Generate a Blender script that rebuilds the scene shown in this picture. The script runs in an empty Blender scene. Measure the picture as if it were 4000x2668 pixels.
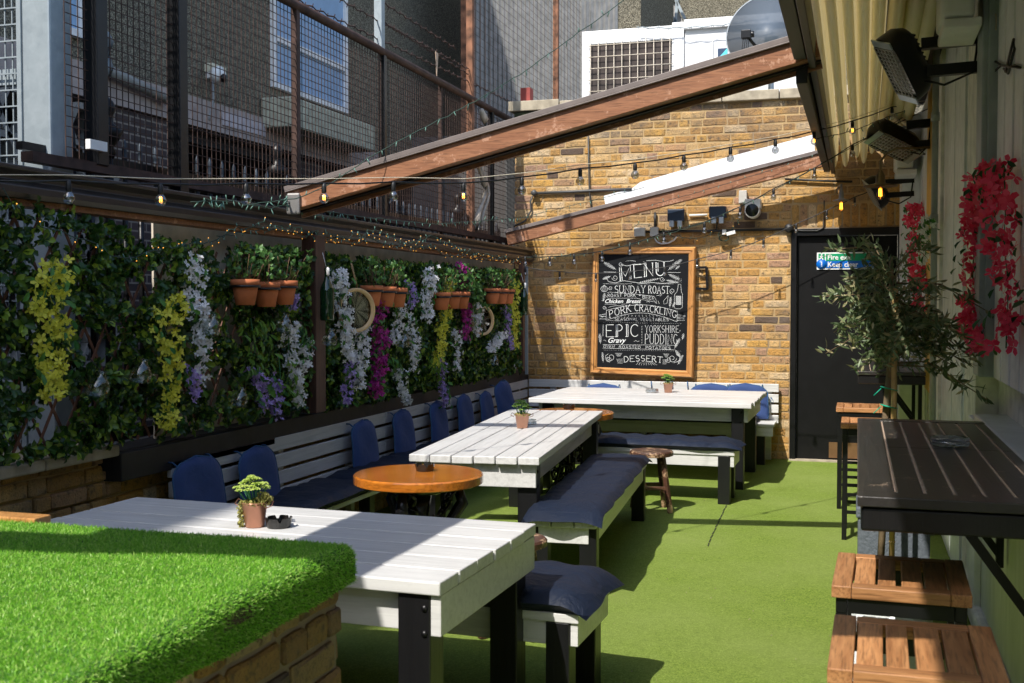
import bpy, math, random
import numpy as np
from mathutils import Vector, Matrix
R = math.radians
rnd = random.Random(7)
col = bpy.context.scene.collection
scene = bpy.context.scene
# ---------------------------------------------------------------- camera geometry (used to measure positions on known planes)
F, CX, CY, H = 4390., 2000., 1334., 1.62
PITCH = math.atan(152/F); YAW = math.atan(1350/F*math.cos(PITCH))
FW = Vector((-math.sin(YAW)*math.cos(PITCH), math.cos(YAW)*math.cos(PITCH), -math.sin(PITCH)))
RT = Vector((math.cos(YAW), math.sin(YAW), 0)); UP = RT.cross(FW)
CAM = Vector((0, 0, H))
def ray(x, y): return FW*F + RT*(x-CX) - UP*(y-CY)
def pz(x, y, z): d = ray(x, y); return CAM + d*((z-H)/d.z)
def px(x, y, v): d = ray(x, y); return CAM + d*(v/d.x)
def py(x, y, v): d = ray(x, y); return CAM + d*(v/d.y)
K = 1/.58775
def oz(x, y, z): return pz(x*K, y*K, z)
def ox(x, y, v): return px(x*K, y*K, v)
def oy(x, y, v): return py(x*K, y*K, v)
def pl(x, y, A, B):      # measured point on the vertical plane through A and B
    n = Vector((B[1]-A[1], A[0]-B[0], 0)); d = ray(x, y)
    t = (Vector((A[0], A[1], 0))-Vector((0, 0, 0))).dot(n)/d.dot(n)
    return CAM + d*t
# ---------------------------------------------------------------- mesh builder
class MB:
    def __init__(s): s.v = []; s.f = []; s.m = []; s.s = []
    def add(s, vs, fs, mi=0, sm=False):
        o = len(s.v); s.v += [tuple(v) for v in vs]
        for f in fs: s.f.append(tuple(i+o for i in f)); s.m.append(mi); s.s.append(sm)
        return s
    def bx(s, x0, x1, y0, y1, z0, z1, mi=0):
        if x0 > x1: x0, x1 = x1, x0
        if y0 > y1: y0, y1 = y1, y0
        if z0 > z1: z0, z1 = z1, z0
        return s.add([(x0,y0,z0),(x1,y0,z0),(x1,y1,z0),(x0,y1,z0),(x0,y0,z1),(x1,y0,z1),(x1,y1,z1),(x0,y1,z1)],
              [(0,3,2,1),(4,5,6,7),(0,1,5,4),(1,2,6,5),(2,3,7,6),(3,0,4,7)], mi)
    def box(s, c, size, M=None, mi=0):
        c = Vector(c); h = [a/2 for a in size]; vs = []
        for dz in (-1, 1):
            for dx, dy in ((-1,-1),(1,-1),(1,1),(-1,1)):
                p = Vector((dx*h[0], dy*h[1], dz*h[2])); vs.append(c + (M @ p if M else p))
        return s.add(vs, [(0,3,2,1),(4,5,6,7),(0,1,5,4),(1,2,6,5),(2,3,7,6),(3,0,4,7)], mi)
    def bar(s, a, b, w, h, mi=0, up=(0,0,1)):   # rectangular bar from a to b; w sideways, h along up
        a = Vector(a); b = Vector(b); d = (b-a); L = d.length; d.normalize()
        u = Vector(up); sd = d.cross(u)
        if sd.length < 1e-4: sd = d.cross(Vector((0,1,0)))
        sd.normalize(); u = sd.cross(d)
        M = Matrix((d, sd, u)).transposed()
        return s.box((a+b)/2, (L, w, h), M, mi)
    def tube(s, pts, r, n=6, mi=0, cap=True, sm=True):
        pts = [Vector(p) for p in pts]; N = len(pts)
        rs = r if isinstance(r, (list, tuple)) else [r]*N
        ref = None; vs = []; fs = []
        for i, p in enumerate(pts):
            d = (pts[min(i+1, N-1)]-pts[max(i-1, 0)])
            if d.length < 1e-9: d = Vector((0,0,1))
            d.normalize()
            if ref is None:
                ref = Vector((0,0,1)) if abs(d.z) < .9 else Vector((1,0,0))
            u = d.cross(ref)
            if u.length < 1e-5: u = d.cross(Vector((0,1,0)))
            u.normalize(); w = d.cross(u); w.normalize(); ref = -w.cross(d).cross(d) if False else ref
            for k in range(n):
                a = 2*math.pi*k/n; vs.append(p + u*(rs[i]*math.cos(a)) + w*(rs[i]*math.sin(a)))
        for i in range(N-1):
            for k in range(n):
                k2 = (k+1) % n; fs.append((i*n+k, i*n+k2, (i+1)*n+k2, (i+1)*n+k))
        if cap: fs.append(tuple(range(n-1, -1, -1))); fs.append(tuple((N-1)*n+k for k in range(n)))
        return s.add(vs, fs, mi, sm)
    def lathe(s, prof, c=(0,0,0), n=20, mi=0, M=None, sm=True, sq=1.0, cap=True):
        c = Vector(c); vs = []; fs = []
        for r, z in prof:
            for k in range(n):
                a = 2*math.pi*k/n; p = Vector((r*math.cos(a), r*math.sin(a)*sq, z)); vs.append(c + (M @ p if M else p))
        for i in range(len(prof)-1):
            for k in range(n):
                k2 = (k+1) % n; fs.append((i*n+k, i*n+k2, (i+1)*n+k2, (i+1)*n+k))
        if cap and prof[0][0] > 1e-5: fs.append(tuple(range(n-1, -1, -1)))
        if cap and prof[-1][0] > 1e-5: fs.append(tuple((len(prof)-1)*n+k for k in range(n)))
        return s.add(vs, fs, mi, sm)
    def prism(s, pts, d, mi=0):      # polygon (3D points) pushed along vector d
        pts = [Vector(p) for p in pts]; n = len(pts); d = Vector(d)
        nn = (pts[1]-pts[0]).cross(pts[2]-pts[1])
        if nn.dot(d) > 0: pts = pts[::-1]
        vs = pts + [p+d for p in pts]
        fs = [tuple(range(n)), tuple(range(2*n-1, n-1, -1))]
        for i in range(n): j = (i+1) % n; fs.append((j, i, n+i, n+j))
        return s.add(vs, fs, mi)
MATS = {}
def obj(name, mb, mats, parent=None, bevel=0, seg=2, label=None):
    if not isinstance(mats, (list, tuple)): mats = [mats]
    V = np.array(mb.v, dtype=np.float64)
    if parent is None:
        mn = V.min(0); mx = V.max(0); loc = Vector(((mn[0]+mx[0])/2, (mn[1]+mx[1])/2, mn[2]))
        V = V - np.array(loc)
    else:
        M = np.array(parent_inv(parent)); V = V @ M[:3, :3].T + M[:3, 3]; loc = None
    me = bpy.data.meshes.new(name)
    me.from_pydata(V.tolist(), [], mb.f)
    for m in mats: me.materials.append(m)
    me.polygons.foreach_set('material_index', mb.m); me.polygons.foreach_set('use_smooth', mb.s)
    me.update()
    o = bpy.data.objects.new(name, me); col.objects.link(o)
    if loc is not None: o.location = loc
    if parent: o.parent = parent
    if bevel:
        b = o.modifiers.new('bevel', 'BEVEL'); b.width = bevel; b.segments = seg; b.limit_method = 'ANGLE'; b.angle_limit = R(50)
    if label: o['label'] = label
    return o
def world_m(o):
    M = Matrix.Translation(o.location) @ o.rotation_euler.to_matrix().to_4x4()
    return world_m(o.parent) @ M if o.parent else M
def parent_inv(p): return world_m(p).inverted()
def thing(name, label, cat, loc=(0,0,0), rz=0, group=None):
    o = bpy.data.objects.new(name, None); col.objects.link(o); o.empty_display_size = .05
    o.location = loc; o.rotation_euler = (0, 0, rz); o['label'] = label; o['category'] = cat
    if group: o['group'] = group
    return o
def tag(o, label, cat, group=None, kind=None):
    o['label'] = label; o['category'] = cat
    if group: o['group'] = group
    if kind: o['kind'] = kind
    return o
def struct(name, mb, m, bevel=0):
    o = obj(name, mb, m, bevel=bevel); o['kind'] = 'structure'; return o
def dup(root, loc=None, rz=None, label=None, group=None, scale=None):
    def cp(o, par):
        c = o.copy(); col.objects.link(c); c.parent = par
        for ch in o.children: cp(ch, c)
        return c
    r = cp(root, None)
    if loc is not None: r.location = loc
    if rz is not None: r.rotation_euler[2] = rz
    if scale: r.scale = (scale,)*3
    if label: r['label'] = label
    if group: r['group'] = group
    return r
# ---------------------------------------------------------------- materials
class NT:
    def __init__(s, name):
        s.mat = bpy.data.materials.new(name); s.mat.use_nodes = True; s.t = s.mat.node_tree; s.t.nodes.clear()
        s.out = s.n('ShaderNodeOutputMaterial')
    def n(s, typ, **kw):
        nd = s.t.nodes.new(typ)
        for k, v in kw.items():
            if k in nd.inputs.keys() if isinstance(k, str) else False: nd.inputs[k].default_value = v
            else: setattr(nd, k, v)
        return nd
    def l(s, a, b): s.t.links.new(a, b)
    def coord(s, scale=(1,1,1), rot=(0,0,0), kind='Object'):
        tc = s.n('ShaderNodeTexCoord'); mp = s.n('ShaderNodeMapping'); s.l(tc.outputs[kind], mp.inputs[0])
        mp.inputs['Scale'].default_value = scale; mp.inputs['Rotation'].default_value = rot; return mp.outputs[0]
    def noise(s, vec, scale, detail=4, rough=.55, dist=0):
        nd = s.n('ShaderNodeTexNoise'); nd.inputs['Scale'].default_value = scale; nd.inputs['Detail'].default_value = detail
        nd.inputs['Roughness'].default_value = rough; nd.inputs['Distortion'].default_value = dist
        if vec: s.l(vec, nd.inputs['Vector'])
        return nd.outputs[0]
    def ramp(s, fac, stops, interp='LINEAR'):
        nd = s.n('ShaderNodeValToRGB'); cr = nd.color_ramp; cr.interpolation = interp
        while len(cr.elements) > 1: cr.elements.remove(cr.elements[0])
        for i, (p, c) in enumerate(stops):
            e = cr.elements[0] if i == 0 else cr.elements.new(p)
            e.position = p; e.color = (c, c, c, 1) if isinstance(c, (int, float)) else tuple(c)+(1,)
        s.l(fac, nd.inputs[0]); return nd.outputs[0]
    def mix(s, fac, a, b, mode='MIX'):
        nd = s.n('ShaderNodeMix'); nd.data_type = 'RGBA'; nd.blend_type = mode
        for isf, inp, v in ((1, nd.inputs[0], fac), (0, nd.inputs[6], a), (0, nd.inputs[7], b)):
            if hasattr(v, 'links') or hasattr(v, 'is_linked'): s.l(v, inp)
            elif isinstance(v, (int, float)): inp.default_value = v if isf else (v, v, v, 1)
            else: inp.default_value = tuple(v)+(1,)
        return nd.outputs[2]
    def bump(s, h, strength=.3, dist=.005, prev=None):
        nd = s.n('ShaderNodeBump'); nd.inputs['Strength'].default_value = strength; nd.inputs['Distance'].default_value = dist
        s.l(h, nd.inputs['Height'])
        if prev: s.l(prev, nd.inputs['Normal'])
        return nd.outputs[0]
    def pbr(s, color, rough=.5, metal=0, normal=None, spec=.5, **kw):
        p = s.n('ShaderNodeBsdfPrincipled')
        def put(nm, v):
            if v is None: return
            if hasattr(v, 'is_linked'): s.l(v, p.inputs[nm])
            elif nm in ('Base Color', 'Emission Color'): p.inputs[nm].default_value = tuple(v)+(1,)
            else: p.inputs[nm].default_value = v
        put('Base Color', color); put('Roughness', rough); put('Metallic', metal); put('Normal', normal); put('Specular IOR Level', spec)
        for k, v in kw.items(): put(k.replace('_', ' '), v)
        s.l(p.outputs[0], s.out.inputs[0]); return p
def simple(name, c, rough=.5, metal=0, var=.15, bscale=60, bst=.15, spec=.5, **kw):
    m = NT(name); v = m.coord(); n = m.noise(v, 9, 5)
    d = m.mix(m.ramp(n, [(.3, 0), (.7, 1)]), [max(0, x*(1-var)) for x in c], [min(1, x*(1+var)) for x in c])
    m.pbr(d, rough, metal, m.bump(m.noise(v, bscale, 3), bst, .002), spec, **kw); return m.mat
def emis(name, c, st):
    m = NT(name); m.pbr((.1,.1,.1), .5, Emission_Color=c, Emission_Strength=st); return m.mat
def brick_mat():
    m = NT('stock_brick'); v = m.coord(); g = m.n('ShaderNodeNewGeometry')
    c = m.ramp(g.outputs['Random Per Island'], [(0,(.40,.235,.085)),(.18,(.46,.28,.10)),(.34,(.50,.345,.17)),(.48,(.43,.25,.085)),(.6,(.52,.40,.25)),(.68,(.40,.25,.14)),(.76,(.47,.285,.09)),(.86,(.35,.22,.15)),(.91,(.44,.29,.13)),(.98,(.11,.08,.065))], 'CONSTANT')
    n1 = m.noise(v, 22, 6, .65); n2 = m.noise(v, 1.1, 4, .6); n3 = m.noise(v, 120, 4, .7)
    c = m.mix(m.ramp(n1, [(.38, 0), (.62, 1)]), c, m.mix(1, c, (1.28,1.18,1.05), 'MULTIPLY'))
    c = m.mix(m.ramp(n1, [(.32, .85), (.45, 0)]), c, (.13,.09,.06))
    c = m.mix(m.ramp(n3, [(.34, .8), (.46, 0)]), c, (.12,.075,.04))
    c = m.mix(m.ramp(n2, [(.38, .6), (.52, 0)]), c, (.15,.12,.10))
    c = m.mix(m.ramp(m.noise(v, 3.2, 5, .7), [(.60, 0), (.74, .5)]), c, (.62,.53,.42))
    sz_ = m.n('ShaderNodeSeparateXYZ'); m.l(v, sz_.inputs[0]); hi = m.ramp(sz_.outputs[2], [(.0, 0), (1, 1)])
    mr = m.n('ShaderNodeMapRange'); m.l(sz_.outputs[2], mr.inputs[0]); mr.inputs[1].default_value = 3.15; mr.inputs[2].default_value = 3.7
    st = m.mix(1., mr.outputs[0], m.ramp(m.noise(v, 2.6, 6, .7), [(.38, 0), (.55, 1)]), 'MULTIPLY'); c = m.mix(st, c, m.mix(.75, c, (.10,.09,.085)))
    vo = m.n('ShaderNodeTexVoronoi'); vo.inputs['Scale'].default_value = 70; m.l(v, vo.inputs['Vector'])
    b = m.bump(m.noise(v, 38, 7, .75), 1.0, .014); b = m.bump(vo.outputs[0], .5, .005, b)
    m.pbr(c, .92, 0, b, .12); return m.mat
def mortar_mat(c=(.46,.32,.16)):
    m = NT('mortar'); v = m.coord(); n = m.noise(v, 7, 6, .7)
    d = m.mix(n, [x*.65 for x in c], [min(1, x*1.25) for x in c])
    d = m.mix(m.ramp(m.noise(v, 1.4, 3), [(.38, .6), (.52, 0)]), d, (.16,.13,.11))
    m.pbr(d, .95, 0, m.bump(m.noise(v, 90, 5, .7), .8, .006), .2); return m.mat
def wood(name, c1, c2, rough=.45, scale=(1,1,1), axis=0, spec=.5, coat=0, worn=None, wt=.60):
    m = NT(name); sc = [18, 18, 18]; sc[axis] = 1.1
    v = m.coord(tuple(a*b for a, b in zip(sc, scale))); g = m.n('ShaderNodeNewGeometry')
    n = m.noise(v, 1.6, 6, .62, 1.2); n2 = m.noise(v, 9, 3, .6)
    c = m.mix(m.ramp(n, [(.3, 0), (.68, 1)]), c1, c2)
    c = m.mix(m.ramp(n2, [(.35, .6), (.52, 0)]), c, [x*.40 for x in c1])
    c = m.mix(.8, c, m.ramp(g.outputs['Random Per Island'], [(0, .72), (1, 1.22)]), 'MULTIPLY')
    oi = m.n('ShaderNodeObjectInfo'); c = m.mix(1., c, m.ramp(oi.outputs['Random'], [(0, .80), (1, 1.18)]), 'MULTIPLY')
    if worn:
        c = m.mix(m.ramp(m.noise(m.coord((6,6,6)), 1.3, 8, .75), [(wt, 0), (wt+.05, .85)]), c, worn)
    m.pbr(c, rough, 0, m.bump(n, .35, .003), spec, Coat_Weight=coat, Coat_Roughness=.12); return m.mat
def paint(name, c, chip, rough=.42, axis=0, chipamt=.67, spec=.5):
    m = NT(name); sc = [26, 26, 26]; sc[axis] = 1.5
    v = m.coord(tuple(sc)); w = m.coord()
    grain = m.noise(v, 1.5, 5, .6, .6); n = m.noise(w, 2.2, 5, .6)
    d = m.mix(m.ramp(n, [(.35, 0), (.7, 1)]), [x*.90 for x in c], c)
    d = m.mix(1., d, m.ramp(grain, [(.35, .84), (.55, 1.0)]), 'MULTIPLY')
    ch = m.ramp(m.noise(m.coord((5,5,5)), 2.3, 10, .78), [(chipamt, 0), (chipamt+.025, 1)])
    d = m.mix(ch, d, chip)
    d = m.mix(m.ramp(m.noise(w, 5, 6, .7), [(.28, .25), (.45, 0)]), d, [x*.6 for x in c])
    m.pbr(d, rough, 0, m.bump(grain, .6, .003), spec); return m.mat
def leafmat(name, c1, c2, trans=.35, rough=.38, edge=None):
    m = NT(name); g = m.n('ShaderNodeNewGeometry')
    c = m.ramp(g.outputs['Random Per Island'], [(0, c1), (.7, c2), (1, edge or c2)])
    p = m.pbr(c, rough, 0, None, .45); t = m.n('ShaderNodeBsdfTranslucent'); m.l(c, t.inputs[0])
    x = m.n('ShaderNodeMixShader'); x.inputs[0].default_value = trans
    m.l(p.outputs[0], x.inputs[1]); m.l(t.outputs[0], x.inputs[2]); m.l(x.outputs[0], m.out.inputs[0]); return m.mat
def glass(name, tint=(1,1,1), refl=.12, alpha=.85):
    m = NT(name); tr = m.n('ShaderNodeBsdfTransparent'); tr.inputs[0].default_value = tuple(tint)+(1,)
    gl = m.n('ShaderNodeBsdfGlossy'); gl.inputs['Roughness'].default_value = .03
    lw = m.n('ShaderNodeLayerWeight'); lw.inputs[0].default_value = .35
    f = m.ramp(lw.outputs['Facing'], [(0, refl), (.6, refl*1.6), (1, .85)])
    x = m.n('ShaderNodeMixShader'); m.l(f, x.inputs[0]); m.l(tr.outputs[0], x.inputs[1]); m.l(gl.outputs[0], x.inputs[2])
    m.l(x.outputs[0], m.out.inputs[0]); return m.mat
BRICK = brick_mat(); MORTAR = mortar_mat()
WHITE = paint('white_painted_wood', (.66,.655,.64), (.42,.30,.18), .36, 0, .675)
WHITEY = paint('white_painted_wood_lengthways', (.66,.655,.64), (.42,.30,.18), .40, 1, .70)
SLAT = paint('worn_white_slat_paint', (.60,.58,.57), (.40,.32,.26), .38, 1, .66)
BLACK = paint('black_painted_wood', (.008,.008,.009), (.30,.34,.36), .36, 2, .685)
BLACKC = paint('black_counter_wood', (.030,.027,.026), (.20,.15,.11), .34, 1, .60, .6)
METALB = simple('black_metal', (.007,.007,.008), .38, .3, .3, 90, .2)
NAVY = None
def fabric(name, c, rough=.85, sheen=.3, wr=.5):
    m = NT(name); v = m.coord(); n = m.noise(v, 6, 4, .6, .5); f = m.noise(v, 400, 2, .5)
    d = m.mix(n, [x*.75 for x in c], [x*1.3 for x in c])
    b = m.bump(m.noise(m.coord((1,1,1)), 9, 3, .5, 1.5), wr, .02); b = m.bump(f, .25, .001, b)
    m.pbr(d, rough, 0, b, .3, Sheen_Weight=sheen, Sheen_Roughness=.4); return m.mat
NAVY = fabric('navy_cushion_fabric', (.006,.011,.026), .6, .0, .6)
NAVYB = fabric('navy_pad_fabric', (.030,.058,.17), .8, .1, .25)
PIPING = simple('blue_piping', (.02,.08,.19), .7)
TERRA = simple('terracotta', (.50,.155,.058), .85, 0, .22, 50, .3)
COPPER = simple('copper', (.72,.36,.24), .32, .75, .15, 30, .1)
VARNISH = wood('varnished_orange_wood', (.40,.115,.012), (.56,.19,.022), .2, (.6,.6,.6), 0, .5, .6)
FRAMEW = wood('oak_frame_wood', (.46,.20,.055), (.66,.33,.11), .4, (1,1,1), 2, .5, .2)
STOOLW = wood('teak_slat_wood', (.36,.15,.055), (.62,.31,.13), .42, (1,1,1), 0)
STOOLWY = wood('teak_slat_wood_lengthways', (.36,.15,.055), (.62,.31,.13), .42, (1,1,1), 1)
OLDSTOOL = wood('chipped_brown_stool_wood', (.05,.022,.014), (.12,.05,.028), .45, (1,1,1), 0, .5, .1, (.50,.33,.19), .535)
RAFTER = wood('red_brown_rafter_wood', (.25,.098,.045), (.38,.172,.085), .55, (1,1,1), 0, .4, 0, (.46,.25,.16), .555)
POSTW = wood('brown_post_wood', (.07,.03,.02), (.13,.06,.038), .6, (1,1,1), 2)
TRELLIS = simple('brown_trellis_wood', (.16,.07,.045), .7, 0, .3)
CAPGREY = simple('grey_brown_flashing', (.17,.14,.13), .5, .1, .15)
GUTTER = simple('dark_brown_gutter', (.038,.031,.029), .38, .2, .25)
CONCRETE = simple('stone_coping', (.36,.31,.23), .9, 0, .3, 120, .6)
CREAMB = simple('cream_render_board', (.60,.53,.43), .85, 0, .2, 40, .3)
WPLAS = simple('white_plastic', (.72,.72,.70), .4, 0, .08)
GPLAS = simple('grey_plastic_box', (.50,.49,.46), .5, 0, .12)
NAVPLAS = simple('dark_blue_plastic', (.02,.035,.065), .3, 0, .1)
RUST = simple('rusty_steel', (.065,.036,.028), .75, .3, .5, 60, .5)
RUSTO = simple('orange_rusty_post', (.22,.10,.055), .8, .1, .7, 30, .6)
GALV = None
def galv():
    m = NT('galvanised_steel'); v = m.coord(); vo = m.n('ShaderNodeTexVoronoi'); vo.inputs['Scale'].default_value = 22; m.l(v, vo.inputs['Vector'])
    d = m.mix(m.noise(v, 14, 5, .6), (.24,.29,.32), (.40,.45,.48)); d = m.mix(.25, d, m.ramp(vo.outputs['Color'], [(0, .3), (1, .7)]), 'SOFT_LIGHT')
    d = m.mix(m.ramp(m.noise(v, 3, 6, .7), [(.70, 0), (.74, 1)]), d, (.35,.11,.05))
    m.pbr(d, .55, .35, None, .5); return m.mat
GALV = galv()
def pebble():
    m = NT('pebbledash'); v = m.coord(); vo = m.n('ShaderNodeTexVoronoi'); vo.inputs['Scale'].default_value = 95; m.l(v, vo.inputs['Vector'])
    c = m.ramp(vo.outputs['Color'], [(.1, (.05,.047,.038)), (.5, (.13,.12,.095)), (.85, (.30,.28,.22))])
    c = m.mix(m.noise(v, 1.2, 4), c, m.mix(1, c, (1.5,1.45,1.3), 'MULTIPLY'))
    m.pbr(c, .9, 0, m.bump(vo.outputs[0], .8, .02), .25); return m.mat
PEBBLE = pebble()
def roughcast():
    m = NT('pale_roughcast'); v = m.coord(); vo = m.n('ShaderNodeTexVoronoi'); vo.inputs['Scale'].default_value = 30; m.l(v, vo.inputs['Vector'])
    c = m.ramp(vo.outputs[0], [(.1, (.50,.44,.33)), (.7, (.22,.19,.14))]); m.pbr(c, .9, 0, m.bump(vo.outputs[0], .9, -.02), .2); return m.mat
ROUGH = roughcast()
def turf_floor():
    m = NT('artificial_turf'); v = m.coord(); g = m.noise(v, 120, 4, .8); b = m.noise(v, .9, 5, .6); md = m.noise(v, 34, 4, .7)
    c = m.ramp(g, [(.32, (.065,.115,.010)), (.5, (.170,.255,.034)), (.68, (.34,.44,.095))])
    c = m.mix(m.ramp(md, [(.35, .35), (.55, 0)]), c, (.08,.125,.016))
    c = m.mix(m.ramp(b, [(.3, 0), (.62, .5)]), c, (.27,.33,.10))
    m.pbr(c, .9, 0, m.bump(m.noise(v, 150, 4, .8), .8, .012), .08); return m.mat
TURF = turf_floor()
BLADE = leafmat('turf_blade', (.15,.42,.03), (.32,.64,.07), .42, .42, (.60,.78,.24))
HEDGE = leafmat('hedge_leaf', (.014,.046,.010), (.05,.13,.022), .36, .28, (.34,.48,.05))
OLIVE = leafmat('olive_leaf', (.06,.10,.045), (.19,.25,.12), .25, .42, (.42,.36,.20))
GREENL = leafmat('bright_green_leaf', (.03,.14,.03), (.10,.26,.04), .35, .4)
YEL = leafmat('yellow_petal', (.55,.55,.04), (.80,.78,.10), .35, .6)
WHI = leafmat('white_petal', (.66,.66,.68), (.85,.85,.86), .3, .6)
MAG = leafmat('magenta_petal', (.28,.01,.16), (.48,.03,.30), .3, .6)
LIL = leafmat('lilac_petal', (.30,.19,.55), (.52,.40,.75), .3, .6)
RED = leafmat('red_petal', (.88,.025,.10), (.98,.11,.22), .35, .5)
SUCC = leafmat('succulent_leaf', (.35,.50,.08), (.62,.72,.20), .25, .45)
HERB = leafmat('herb_leaf', (.04,.12,.03), (.10,.22,.05), .3, .45)
MOSS = leafmat('moss', (.22,.22,.05), (.40,.38,.12), .2, .8)
BROWNL = leafmat('dry_stem', (.12,.07,.04), (.25,.15,.08), .1, .8)
STEM = simple('green_stem', (.03,.16,.05), .6)
BARK = simple('bark', (.20,.14,.08), .9, 0, .4, 60, .8)
BAMBOO = simple('bamboo', (.60,.38,.15), .5, 0, .2)
GLASS = glass('clear_glass', (.72,.74,.76), .24); JARG = glass('thin_jar_glass', (.88,.91,.90), .07); GREENG = simple('dark_green_bottle_glass', (.006,.03,.012), .08, 0, .1, 20, 0, .8)
FIL = emis('glowing_filament', (1., .33, .03), 9); FILD = emis('dim_filament', (1., .5, .15), .6)
LEDE = emis('amber_led', (1., .42, .05), 1.3)
LEDS = simple('pale_green_led_stalk', (.12,.24,.19), .4)
GCABLE = simple('dark_green_cable', (.02,.05,.035), .6)
BCABLE = simple('black_cable', (.012,.012,.012), .5)
WCABLE = simple('cream_cord', (.65,.58,.45), .7)
AWN = None
def awn():
    m = NT('cream_awning_vinyl'); v = m.coord((1,1,1)); n = m.noise(v, 2.5, 5, .6)
    c = m.mix(n, (.74,.66,.42), (.86,.79,.54)); c = m.mix(m.ramp(m.noise(m.coord((8,1,3)), 3, 7, .75), [(.62, 0), (.70, .35)]), c, (.30,.24,.13))
    p = m.pbr(c, .55, 0, m.bump(m.noise(m.coord((14,2,6)), 2, 4, .6), .3, .01), .3); t = m.n('ShaderNodeBsdfTranslucent'); m.l(c, t.inputs[0])
    x = m.n('ShaderNodeMixShader'); x.inputs[0].default_value = .35
    m.l(p.outputs[0], x.inputs[1]); m.l(t.outputs[0], x.inputs[2]); m.l(x.outputs[0], m.out.inputs[0]); return m.mat
AWN = awn()
PALEB = simple('pale_green_grey_boards', (.72,.74,.74), .55, 0, .12)
PALEW = simple('pale_painted_panel', (.84,.85,.87), .5, 0, .1)
RENDER = simple('cream_render', (.80,.77,.70), .92, 0, .2, 55, .9)
YELP = simple('yellow_paint', (.70,.42,.05), .5)
STAINW = None
def stained():
    m = NT('stained_white_wall'); v = m.coord(); c = m.mix(m.ramp(m.noise(m.coord((3,3,.8)), 1.6, 7, .65), [(.35, 0), (.7, 1)]), (.60,.62,.55), (.84,.84,.80))
    m.pbr(c, .6, 0, m.bump(m.noise(v, 20, 4), .2, .004), .4); return m.mat
STAINW = stained()
# ================================================================ SETTING
g = MB()                                         # turf sheet, large enough for the yard
g.bx(-3.62, .62, -3, 11.95, -.02, 0)
struct('turf_floor', g, TURF)
g = MB(); sA = pz(1500+1735*.7768, 1450+645*.7768, .004); sB = pz(1500+1625*.7768, 1450+882*.7768, .004)
for k in range(14): g.bar(sA.lerp(sB, k/14+.008), sA.lerp(sB, (k+1)/14-.012)+Vector((rnd.uniform(-.006,.006),0,0)), .008, .003)
struct('turf_seam', g, simple('dark_turf_seam', (.03,.04,.012), .9))
ASPH = simple('street_asphalt', (.05,.05,.052), .9, 0, .3, 80, .6)
g = MB(); q_ = random.Random(5)
for _ in range(110):
    x, y = q_.uniform(-1.4, .1), q_.uniform(4, 11.5); g.box((x, y, .006), (q_.uniform(.003,.008), q_.uniform(.002,.007), .003), Matrix.Rotation(q_.uniform(0,3), 3, 'Z'))
o = obj('fallen_debris', g, simple('pale_debris', (.22,.20,.10), .9, 0, .6)); tag(o, 'scattered crumbs and leaf bits on the green floor turf', 'debris', kind='stuff')
g = MB(); g.bx(-60, 60, -60, 80, -.30, -.03); struct('ground', g, ASPH)

def rounded_brick(mb, P, U, N, w, h, mi=0, d=.0035, vert=False):
    """one worn brick: P = lower left front corner, U along, Z up, N outward"""
    Z = Vector((0,0,1)); nu = 4 if w > h else 2; nv = 2 if w > h else 4
    us = [0, .05] + ([.5] if nu == 4 else []) + [.95, 1]
    if vert: us = [0, .15, .85, 1]
    vs_ = [0, .12, .88, 1] if not vert else [0, .1, .5, .9, 1]
    pts = []; off = rnd.uniform(.0015, .006)
    for j, b in enumerate(vs_):
        for i, a in enumerate(us):
            edge = i in (0, len(us)-1) or j in (0, len(vs_)-1); corner = i in (0, len(us)-1) and j in (0, len(vs_)-1)
            dep = -d*rnd.uniform(.45, .8) if edge else off + rnd.uniform(-.0015, .002)
            ju = rnd.uniform(-.004, .004); jv = rnd.uniform(-.0035, .0035)
            if corner:
                ju += .004*(1 if i == 0 else -1); jv += .003*(1 if j == 0 else -1); dep = -d*.9
            pts.append(P + U*(a*w+ju) + Z*(b*h+jv) + N*dep)
    n, m_ = len(us), len(vs_); fs = []
    for j in range(m_-1):
        for i in range(n-1): fs.append((j*n+i, j*n+i+1, (j+1)*n+i+1, (j+1)*n+i))
    # skirt back into the mortar
    ring = [i for i in range(n)] + [j*n+n-1 for j in range(1, m_)] + [(m_-1)*n+i for i in range(n-2, -1, -1)] + [j*n for j in range(m_-2, 0, -1)]
    base = len(pts)
    for r_ in ring: pts.append(pts[r_] - N*.02)
    L = len(ring)
    for k in range(L): k2 = (k+1) % L; fs.append((ring[k2], ring[k], base+k, base+k2))
    if U.cross(Z).dot(N) < 0: fs = [f[::-1] for f in fs]
    mb.add(pts, fs, mi, False)
def bricks(mb, O_, U, N, W, z0, z1, skip=None, pw=.248, ph=.0825, j=.011, mi=0):
    O_ = Vector(O_); U = Vector(U); N = Vector(N); row = 0; z = z0
    while z + ph*.6 < z1:
        h = min(ph, z1-z)-j; x = -rnd.choice([0, pw*.5, pw*.25]) + rnd.uniform(-.02, .02); k = row % 2
        while x < W:
            w = (pw if (k or rnd.random() < .12) else pw*.5)*rnd.uniform(.90, 1.08); k = not k if rnd.random() < .8 else k
            a = max(x, 0); b = min(x+w-j, W)
            if b-a > .03 and not (skip and (skip(a, z+h/2) or skip(b, z+h/2) or skip((a+b)/2, z+h/2))):
                rounded_brick(mb, O_ + U*a + Vector((0,0,z-O_.z)), U, N, b-a, h, mi)
            x += w
        z += ph; row += 1
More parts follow.
